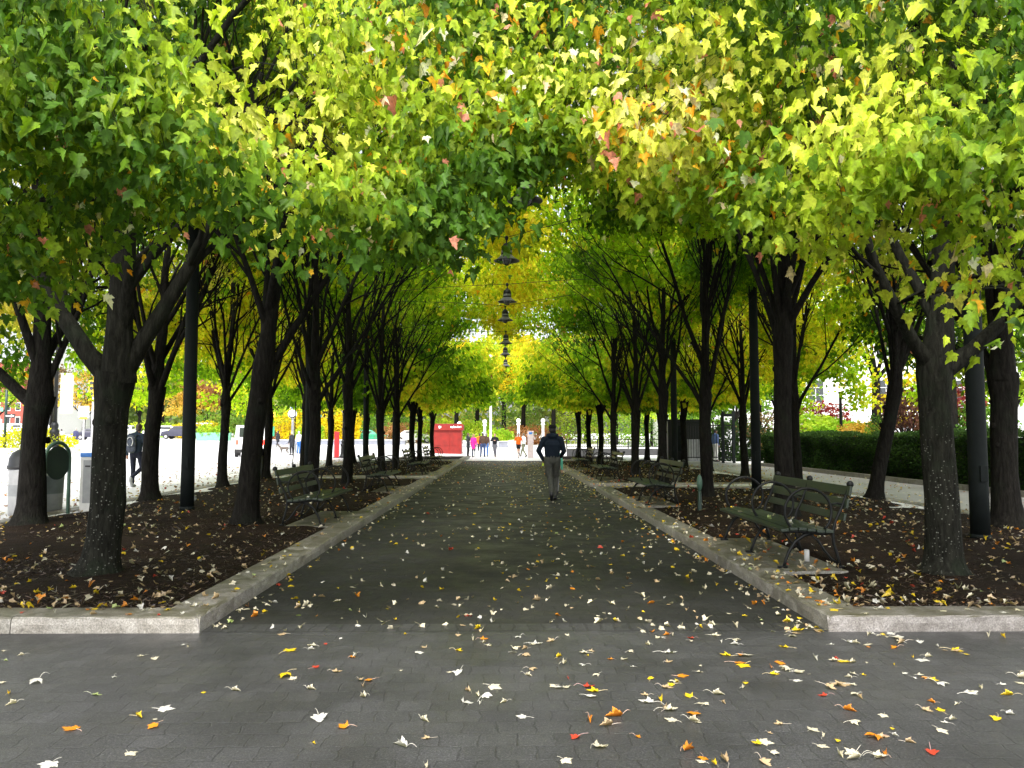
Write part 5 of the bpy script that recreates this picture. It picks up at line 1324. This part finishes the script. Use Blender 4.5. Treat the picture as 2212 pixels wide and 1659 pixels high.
far(1036, 60.0, 'person mostly hidden behind the one in the white cap', .1, 1.72, None, M['orangec'], M['dark'], hair=(.05, .04, .03))
far(1069, 57.6, 'runner in black with arms folded up and a pink bib, right of the far group', PI - .1, 1.70, dict(elL=(-.30, .02, 1.22), wrL=(-.06, .19, 1.26), hdL=(1, .1, 0), elR=(.30, .02, 1.22), wrR=(.06, .19, 1.24), hdR=(-1, .1, 0), kneL=(-.07, .10, .52), ankL=(-.05, -.02, .085), kneR=(.06, .02, .5), ankR=(.03, -.22, .20), toeR=(.03, -.18, .06)), M['blackc'], cloth('grey_leggings', (.10, .10, .12)), hair=(.3, .18, .1))
far(1120, 55.6, 'runner in an orange shirt and black shorts coming down the walk', PI + .15, 1.72, dict(elL=(-.30, -.10, 1.20), wrL=(-.20, .12, 1.18), hdL=(.2, 1, .2), elR=(.29, -.08, 1.20), wrR=(.22, .14, 1.08), hdR=(-.2, 1, .1), kneR=(.06, .08, .52), ankR=(.03, .02, .085), toeR=(.03, .16, .03), kneL=(-.05, .05, .53), ankL=(-.10, -.28, .38), toeL=(-.12, -.26, .22)), M['orangec'], M['blackc'], sleeve=.3, shorts=True, hair=(.02, .015, .01), skin='skin')
far(1131, 57.5, 'walker in a white jacket and olive trousers just behind the orange runner', 1.0, 1.74, dict(kneR=(.1, .2, .52), ankR=(.1, .3, .12), toeR=(.1, .44, .08), kneL=(-.1, -.05, .5), ankL=(-.1, -.3, .14), toeL=(-.1, -.18, .04)), M['whitec'], cloth('olive_trousers', (.16, .17, .11)), hair=(.12, .09, .05), bulk=1.1)
# bag by the pink coat
q = px(1030, 990, None, 57.3); t = MB(); t.box((0, 0, .24), (.34, .14, .44), taper=.92); t.tube([(-.1, 0, .46), (-.07, 0, .6), (.07, 0, .6), (.1, 0, .46)], .012, 5); o = t.build('tote_bag', M['pale'], None, bevel=.02, loc=(q.x, 57.2, .0)); tag(o, 'pale grey patterned shopping bag at the feet of the person in pink', 'bag')
# people on the left plaza
q = px(630, 987, .11); k_ = 1 + 5 / q.y; q = Vector((q.x * k_, q.y, 0)); person('person in a dark coat holding a dog lead on the bright plaza', (q.x, q.y + 5, .11), .9, 1.72, dict(elR=(.26, .1, 1.2), wrR=(.12, .28, 1.16), hdR=(-.2, 1, .2)), M['dark'], M['blackc'], hair=(.55, .42, .3), vox=.022, coat=True)
q = px(645, 985, .11); k_ = 1 + 5.5 / q.y; q = Vector((q.x * k_, q.y, 0)); person('person in blue trousers and pale top beside the dog walker', (q.x, q.y + 5.5, .11), -.5, 1.80, None, M['whitec'], M['bluec'], hair=(.6, .55, .45), vox=.022)
q = px(600, 960, None, 76); person('dark-clad distant person walking, left of the dog walker', (q.x, 76, float(gz(0, 76)) + .01), 1.2, 1.70, dict(kneR=(.1, .16, .52), ankR=(.1, .2, .085), kneL=(-.1, -.02, .5), ankL=(-.1, -.25, .14), toeL=(-.1, -.12, .04)), M['dark'], M['blackc'], vox=.026, coat=True)
q = px(163, 962, None, 86); person('person in a navy coat walking off near the yellow signal', (q.x, 86, float(gz(0, 86)) + .01), .2, 1.78, dict(kneR=(.1, .14, .52), ankR=(.08, .2, .085), kneL=(-.06, -.02, .5), ankL=(-.05, -.2, .12), toeL=(-.05, -.08, .04)), cloth('navy_coat', (.05, .055, .12)), M['dark'], vox=.026, coat=True, hair=(.4, .35, .3))
q = px(132, 958, None, 86); person('person in a white shirt and blue shorts beside the ornate lamp post', (q.x, 86, float(gz(0, 86)) + .01), .2, 1.72, None, M['whitec'], cloth('blue_shorts', (.10, .12, .42)), vox=.026, sleeve=.3, shorts=True, shoes='white')
q = px(84, 962, None, 84); person('grey-clad person half hidden by the leftmost trunk', (q.x, 84, float(gz(0, 84)) + .01), -.4, 1.72, None, M['greyc'], M['greyc'], vox=.026)
q = px(1546, 998, .12, 44); person('person in a blue top half hidden behind a maple near the gate', (q.x, 44, .12), -1.2, 1.80, None, cloth('blue_top', (.10, .16, .34)), M['whitec'], vox=.022)
# the dog (local: facing +y)
q = px(613, 987, .11); q = Vector((q.x * (1 + 4.6 / q.y), q.y, 0))
d = MB(); d.caps((0, .20, .52), (0, -.05, .54), .125, .10, 12, .85, 1); d.caps((0, -.05, .54), (0, -.26, .55), .10, .09, 12, .85, 1)
d.caps((0, .26, .58), (0, .40, .74), .075, .052, 10); d.ell((0, .44, .78), (.052, .075, .056), 10, 8); d.caps((0, .49, .77), (0, .60, .745), .036, .024, 8)
for e in (-1, 1):
    d.caps((e * .035, .41, .82), (e * .05, .40, .88), .020, .006, 6)
    d.caps((e * .07, .22, .48), (e * .07, .20, .28), .045, .026, 8); d.caps((e * .07, .20, .28), (e * .07, .22 + .03 * e, .04), .024, .018, 8); d.caps((e * .07, .22 + .03 * e, .025), (e * .07, .27 + .03 * e, .02), .022, .016, 6)
    d.caps((e * .065, -.25, .50), (e * .07, -.20, .34), .070, .038, 8); d.caps((e * .07, -.20, .34), (e * .07, -.32 - .03 * e, .20), .032, .022, 8); d.caps((e * .07, -.32 - .03 * e, .20), (e * .07, -.29 - .03 * e, .04), .022, .018, 8); d.caps((e * .07, -.29 - .03 * e, .025), (e * .07, -.24 - .03 * e, .02), .022, .016, 6)
d.caps((0, -.32, .58), (0, -.45, .42), .028, .010, 8)
o = d.build('dog', simple('dog_brown', (.13, .105, .09), .7), None, True, remesh=.014); o.location = (q.x, q.y + 4.6, .11); o.rotation_euler = (0, 0, PI / 2 - .1); tag(o, 'lean grey-brown dog on a lead standing on the bright plaza', 'dog')
a = Vector((q.x - .38, q.y + 4.65, .11 + .70)); e = px(630, 987, .11); e = Vector((e.x * (1 + 5 / e.y) - .12, e.y + 5.25, 1.25))
o = MB().tube(sag(a, e, .12), .012, 5).build('dog_lead', M['blackc']); tag(o, 'thin dark lead from the dog to the person in the dark coat', 'lead')
# ------------------------------------------------------------------ fallen leaves
LCOL = {'cream': (.66, .60, .44), 'white': (.66, .64, .58), 'tan': (.52, .38, .22), 'yellow': (.78, .56, .02), 'orange': (.72, .26, .02), 'red': (.55, .06, .03), 'pale green': (.42, .50, .20)}
def fallen(rng, c, form):
    """one fallen maple leaf with its stalk, about 1 across; forms: flat, curled, folded, cupped"""
    half = HALF_FINE; k = len(half); uv = np.array(half + [(-a, b) for a, b in half[1:-1]], dtype=float)
    uv[:, 1] -= .45; u, v = uv[:, 0].copy(), uv[:, 1].copy()
    uv *= rng.uniform(.92, 1.08, uv.shape)
    if form == 'flat': z = .03 + .05 * np.abs(u) + .10 * v * v; x, y = uv[:, 0], uv[:, 1]
    elif form == 'curled': z = .03 + .75 * u * u + .3 * v * v; x, y = uv[:, 0] * .75, uv[:, 1] * .92
    elif form == 'folded': z = .02 + np.abs(u) * .85; x, y = uv[:, 0] * .35, uv[:, 1]
    else: z = .25 - .75 * u * u - .55 * v * v; x, y = uv[:, 0] * .85, uv[:, 1] * .9
    z = z - z.min() + .012
    P = [tuple(p) for p in np.stack([x, y, z], 1)]
    F = [list(range(k)), ([0] + list(range(k, 2 * k - 2)) + [k - 1])[::-1]]
    cols = [c, tuple(q * .92 for q in c)]
    # stalk: a thin bent strip of three sides
    n = 6; a = rng.uniform(-.5, .5); l_ = rng.uniform(.55, .95); lift = rng.uniform(.0, .35); b0 = len(P); zb = float(z[0])
    for i in range(n):
        t = i / (n - 1); cx = a * t * t * l_; cy = -.45 - l_ * t; cz = max(zb * (1 - t) + lift * math.sin(t * PI * .8) * (1 if form != 'flat' else .3), .012)
        w = .020 * (1 - .3 * t)
        P += [(cx - w, cy, cz), (cx + w, cy, cz), (cx, cy, cz + w * 1.5)]
    sc_ = tuple(min(.8, q * .5 + .38) for q in (c[0], c[1] * .95, c[2] * .8))
    for i in range(n - 1):
        for j in range(3):
            F.append([b0 + i * 3 + j, b0 + i * 3 + (j + 1) % 3, b0 + (i + 1) * 3 + (j + 1) % 3, b0 + (i + 1) * 3 + j]); cols.append(sc_)
    return P, F, cols
rng = np.random.default_rng(2024)
FORMS = ['flat', 'curled', 'folded', 'cupped']; proto = {}
for cn_, c in LCOL.items():
    for f in FORMS:
        for k in range(2):
            P, FA, cols = fallen(rng, c, f)
            me = np_mesh('fallen_leaf', P, [len(q) for q in FA], [i for q in FA for i in q], np.array(cols)); me.materials.append(M['litter']); proto[(cn_, f, k)] = me
WC = ['cream', 'white', 'tan', 'yellow', 'orange', 'red', 'pale green']; WP = [.40, .19, .13, .15, .08, .03, .02]
pts = []
while len(pts) < 262:
    x = rng.uniform(-4.4, 4.4); y = rng.uniform(3.72, Y0 - .05)
    if abs(x) > .66 * y: continue
    dens = .30 + .70 * float(sstep(-2.0, 1.8, x))
    if rng.random() > dens * (.55 + .45 * y / 6.3): continue
    pts.append((x, y, .004, 'pavers'))
    if rng.random() < .22:
        for _ in range(rng.integers(1, 3)): pts.append((x + rng.normal(0, .07), y + rng.normal(0, .09), .012, 'pavers'))
pts = [q for q in pts if q[1] < Y0 - .03][:262]
while len(pts) < 296:
    x = rng.uniform(-4.6, 5.0); y = rng.uniform(Y0 + .05, Y0 + .33)
    if x > XL - .05 and x < XR + .05: continue
    pts.append((x, y, KH + .004, 'kerb'))
hero = [(614, 1463, 'yellow', 'cupped', .105), (75, 1476, 'white', 'cupped', .10), (690, 1555, 'white', 'curled', .115), (1325, 1549, 'orange', 'folded', .10), (628, 1405, 'yellow', 'flat', .10), (1725, 1362, 'yellow', 'curled', .11),
        (360, 1533, 'white', 'flat', .09), (865, 1612, 'white', 'folded', .09), (1885, 1595, 'orange', 'cupped', .10), (1300, 1614, 'cream', 'curled', .10), (1605, 1440, 'yellow', 'flat', .09), (1450, 1411, 'white', 'curled', .10), (1280, 1494, 'yellow', 'curled', .085), (150, 1575, 'orange', 'flat', .09)]
recs = []
for (a, b, c, f, s) in hero:
    q = px(a, b, .0); recs.append(dict(x=q.x, y=q.y, z=.004, surf='pavers', c=c, f=f, s=s, rz=rng.uniform(0, 6.28)))
for (x, y, z, surf) in pts[:286]:
    recs.append(dict(x=x, y=y, z=z, surf=surf, c=WC[rng.choice(7, p=WP)], f=FORMS[rng.choice(4, p=[.2, .32, .32, .16])], s=float(np.clip(rng.normal(.058, .016), .03, .095)), rz=rng.uniform(0, 6.28)))
def where(r):
    if r['surf'] == 'kerb': return 'on top of the %s front kerb' % ('left' if r['x'] < 0 else 'right')
    u = r['x'] / (.65 * r['y']); cx = ['far left', 'centre left', 'centre', 'centre right', 'far right'][int(np.clip((u + 1) * 2.5, 0, 4))]
    d = ['at the bottom edge', 'low on pavement', 'mid pavement', 'high on pavement', 'just below kerb line'][int(np.clip((r['y'] - 3.7) / .54, 0, 4))]
    return d + ', ' + cx
FW = {'flat': 'flat', 'curled': 'curled up', 'folded': 'folded', 'cupped': 'arched upward'}
groups = {}
for r in recs:
    sz = 'small' if r['s'] < .05 else ('large' if r['s'] > .08 else 'medium')
    lb = '%s %s leaf %s %s' % (sz, r['c'], FW[r['f']], where(r)); groups.setdefault(lb, []).append(r)
for lb, rs in groups.items():
    rs.sort(key=lambda r: r['x'] / r['y'])
    for i, r in enumerate(rs):
        r['lb'] = lb if len(rs) == 1 else lb + ((', the left one', ', the right one')[i] if len(rs) == 2 else ', %s from left' % NUM[i])
for r in recs:
    o = bpy.data.objects.new('fallen_leaf', proto[(r['c'], r['f'], int(rng.integers(2)))]); col.objects.link(o)
    o.location = (r['x'], r['y'], r['z']); o.rotation_euler = (rng.normal(0, .08), rng.normal(0, .08), r['rz']); k = r['s']; o.scale = (k, k, k)
    tag(o, r['lb'], 'leaf', 'fallen leaves on the forecourt and front kerb')

# all the others: one carpet of litter ------------------------------------------------
def litter(name, n_fn, seed, cat_label, wp, smin=.04, smax=.085, dark=1.0):
    rng = np.random.default_rng(seed); P = n_fn(rng); n = len(P)
    T = np.stack([np.cos(a := rng.uniform(0, 6.28, n)), np.sin(a), rng.normal(0, .16, n)], 1); Nn = rng.normal(0, .32, (n, 3)) + [[0, 0, 1]]
    ci = rng.choice(7, n, p=wp); cc = np.array([LCOL[k] for k in WC])[ci] * rng.uniform(.75, 1.15, (n, 1)) * dark
    S = rng.uniform(smin, smax, n)
    V, s, i, c = leaf_cloud(rng, P - T * S[:, None] * .5, T, Nn, S, cc, 'mid')
    # stalks
    k = n // 2; st = P[:k] + [[0, 0, .008]]; d = -T[:k] * [[1, 1, 0]]; pr = np.stack([-d[:, 1], d[:, 0], d[:, 0] * 0], 1); L_ = (S[:k] * rng.uniform(.8, 1.3, k))[:, None]; w = .0016
    q = np.stack([st + d * S[:k, None] * .4 - pr * w, st + d * S[:k, None] * .4 + pr * w, st + d * (S[:k, None] * .4 + L_) + pr * w + [[0, 0, .012]], st + d * (S[:k, None] * .4 + L_) - pr * w + [[0, 0, .012]]], 1).reshape(-1, 3)
    V = np.concatenate([V, q]); i = np.concatenate([i, np.arange(4 * k) + len(V) - 4 * k]); s = np.concatenate([s, np.full(k, 4)]); c = np.concatenate([c, np.tile((.55, .48, .30), (k, 1)) * dark])
    o = link(name, np_mesh(name, V, s, i, np.clip(c, 0, .9)), M['litter']); tag(o, kind='stuff', label=cat_label, cat='leaf litter'); return o
def on_path(rng):
    n = 1500; x = rng.uniform(XL, XR, n * 3); y = Y0 + (49 - Y0) * rng.random(n * 3) ** 1.35
    d = (.40 + .6 * sstep(-1.5, 1.5, x)) * (.6 + .8 * vnoise(np.stack([x, y, x * 0], 1), 1.3, 3))
    k = rng.random(n * 3) < d; x, y = x[k][:n], y[k][:n]
    m = 320; s_ = rng.random(m) < .6; x2 = np.where(s_, XR - np.abs(rng.normal(.04, .10, m)) - .03, XL + np.abs(rng.normal(.04, .08, m)) + .03); y2 = Y0 + .1 + 30 * rng.random(m) ** 1.5
    x = np.concatenate([x, x2]); y = np.concatenate([y, y2]); return np.stack([x, y, np.full(len(x), .010)], 1)
litter('fallen_leaves', on_path, 1, 'scattered yellow and cream leaves on the dark walk', [.46, .12, .16, .17, .06, .01, .02], .03, .075)
def on_beds(rng):
    out = []
    for (xa, xb, ya, yb, n) in ((-8.6, XL - .35, Y0 + .3, 46, 2100), (XR + .35, 9.0, Y0 + .3, 46, 3600)):
        x = rng.uniform(xa, xb, n); y = ya + (yb - ya) * rng.random(n) ** 1.5; out.append(np.stack([x, y, .150 + .018 * rng.random(n)], 1))
    P = np.concatenate(out); P[:, 2] = .135 + .035 * rng.random(len(P)); return P
litter('bed_leaves', on_beds, 2, 'dry leaves strewn over the mulch beds', [.28, .06, .42, .10, .10, .03, .01], .035, .08, .8)
def on_kerb(rng):
    out = []
    for xx, n in ((XL, 130), (XR, 260)):
        s = -1 if xx < 0 else 1; x = xx + s * rng.uniform(.03, .36, n); y = Y0 + .4 + 38 * rng.random(n) ** 1.6; out.append(np.stack([x, y, np.full(n, KH + .008)], 1))
    for (ya, yb, dep) in PADR: n = 22; out.append(np.stack([XR + rng.uniform(.4, 1.3, n), rng.uniform(ya, yb, n), np.full(n, KH + .01)], 1))
    # some caught on the closest benches
    n = 12; out.append(np.stack([3.44 + rng.uniform(-.3, .15, n), 10.03 + rng.uniform(-1.1, 1.1, n), np.full(n, KH + .462)], 1)); n = 8; out.append(np.stack([-3.33 + rng.uniform(-.15, .3, n), 14.2 + rng.uniform(-1.1, 1.1, n), np.full(n, KH + .462)], 1))
    return np.concatenate(out)
litter('kerb_leaves', on_kerb, 3, 'leaves lying along the kerb tops and on bench seats', WP, .04, .08)
def on_plaza(rng):
    n = 1500; x = -8.9 - 7 * rng.random(n) ** 2; y = rng.uniform(13, 48, n); return np.stack([x, y, gz(x, y) + .012], 1)
litter('plaza_leaves', on_plaza, 4, 'brown leaves along the edge of the pale plaza', [.05, .0, .6, .15, .15, .05, 0], .05, .10, .6)
def on_foot(rng):
    n = 700; x = 9.2 + 3 * rng.random(n); y = rng.uniform(12, 40, n); return np.stack([x, y, np.full(n, .135)], 1)
litter('footpath_leaves', on_foot, 5, 'leaves on the pale footpath by the hedge', WP, .04, .08)
# shredded bark
rng = np.random.default_rng(8); n = 26000
x = np.where(rng.random(n) < .5, rng.uniform(-8.4, XL - .38, n), rng.uniform(XR + .38, 8.6, n)); y = Y0 + .36 + 14 * rng.random(n) ** 1.7
P = np.stack([x, y, .118 + .03 * rng.random(n)], 1)
keep = ~((x > XR) & (x < XR + 1.5) & (y > 8.2) & (y < 11.8)) & ~((x < XL) & (x > XL - 1.5) & (y > 12.5) & (y < 15.9)); P = P[keep]; n = len(P)
a = rng.uniform(0, 6.28, n); T = np.stack([np.cos(a), np.sin(a), rng.normal(0, .3, n)], 1); Nn = rng.normal(0, .5, (n, 3)) + [[0, 0, 1]]
T /= np.linalg.norm(T, axis=1, keepdims=True); B = np.cross(T, Nn); B /= np.linalg.norm(B, axis=1, keepdims=True)
L_ = rng.uniform(.008, .032, n)[:, None]; w = rng.uniform(.002, .006, n)[:, None]
V = np.stack([P - T * L_ - B * w, P + T * L_ - B * w, P + T * L_ + B * w, P - T * L_ + B * w], 1).reshape(-1, 3)
c = np.array([(.035, .022, .015)]) * rng.uniform(.3, 2.6, (n, 1)); k = rng.random(n) < .04; c[k] = (.16, .10, .06)
o = link('mulch_chips', np_mesh('mulch_chips', V, np.full(n, 4), np.arange(4 * n), c), M['litter']); tag(o, kind='stuff', label='shredded dark bark chips covering the beds', cat='mulch')

# ------------------------------------------------------------------ light
SUN_EL, SUN_AZ = 52.0, 188.0       # high, behind the camera and a little to the left; azimuth from +y clockwise
w = bpy.data.worlds.new('World'); sc.world = w; w.use_nodes = True
nt = w.node_tree; nt.nodes.clear(); out = nt.nodes.new('ShaderNodeOutputWorld'); bg = nt.nodes.new('ShaderNodeBackground')
sky = nt.nodes.new('ShaderNodeTexSky'); sky.sky_type = 'NISHITA'; sky.sun_disc = False
sky.sun_elevation = R(SUN_EL); sky.sun_rotation = R(SUN_AZ); sky.air_density = 1.0; sky.dust_density = 4.0; sky.ozone_density = 1.0
hs = nt.nodes.new('ShaderNodeHueSaturation'); hs.inputs['Saturation'].default_value = .22; hs.inputs['Value'].default_value = 1.8
nt.links.new(sky.outputs[0], hs.inputs['Color']); nt.links.new(hs.outputs[0], bg.inputs[0]); bg.inputs[1].default_value = .15
nt.links.new(bg.outputs[0], out.inputs[0])
sl = bpy.data.lights.new('sun', 'SUN'); sl.energy = 2.1; sl.angle = R(14); sl.color = (1.0, .97, .90)
so = bpy.data.objects.new('sun', sl); col.objects.link(so)
az, el = R(SUN_AZ), R(SUN_EL); d = Vector((math.sin(az) * math.cos(el), math.cos(az) * math.cos(el), math.sin(el)))
so.rotation_euler = d.to_track_quat('Z', 'Y').to_euler(); so.location = (0, -10, 30)
sc.view_settings.view_transform = 'Standard'; sc.view_settings.look = 'None'; sc.view_settings.gamma = 1; sc.view_settings.exposure = .68
sc.render.engine = 'CYCLES'; cy = sc.cycles
cy.max_bounces = 6; cy.diffuse_bounces = 3; cy.glossy_bounces = 2; cy.transmission_bounces = 4; cy.transparent_max_bounces = 4; cy.caustics_reflective = False; cy.caustics_refractive = False
cy.sample_clamp_indirect = 6; cy.use_denoising = True
try: cy.denoiser = 'OPENIMAGEDENOISE'
except Exception: pass
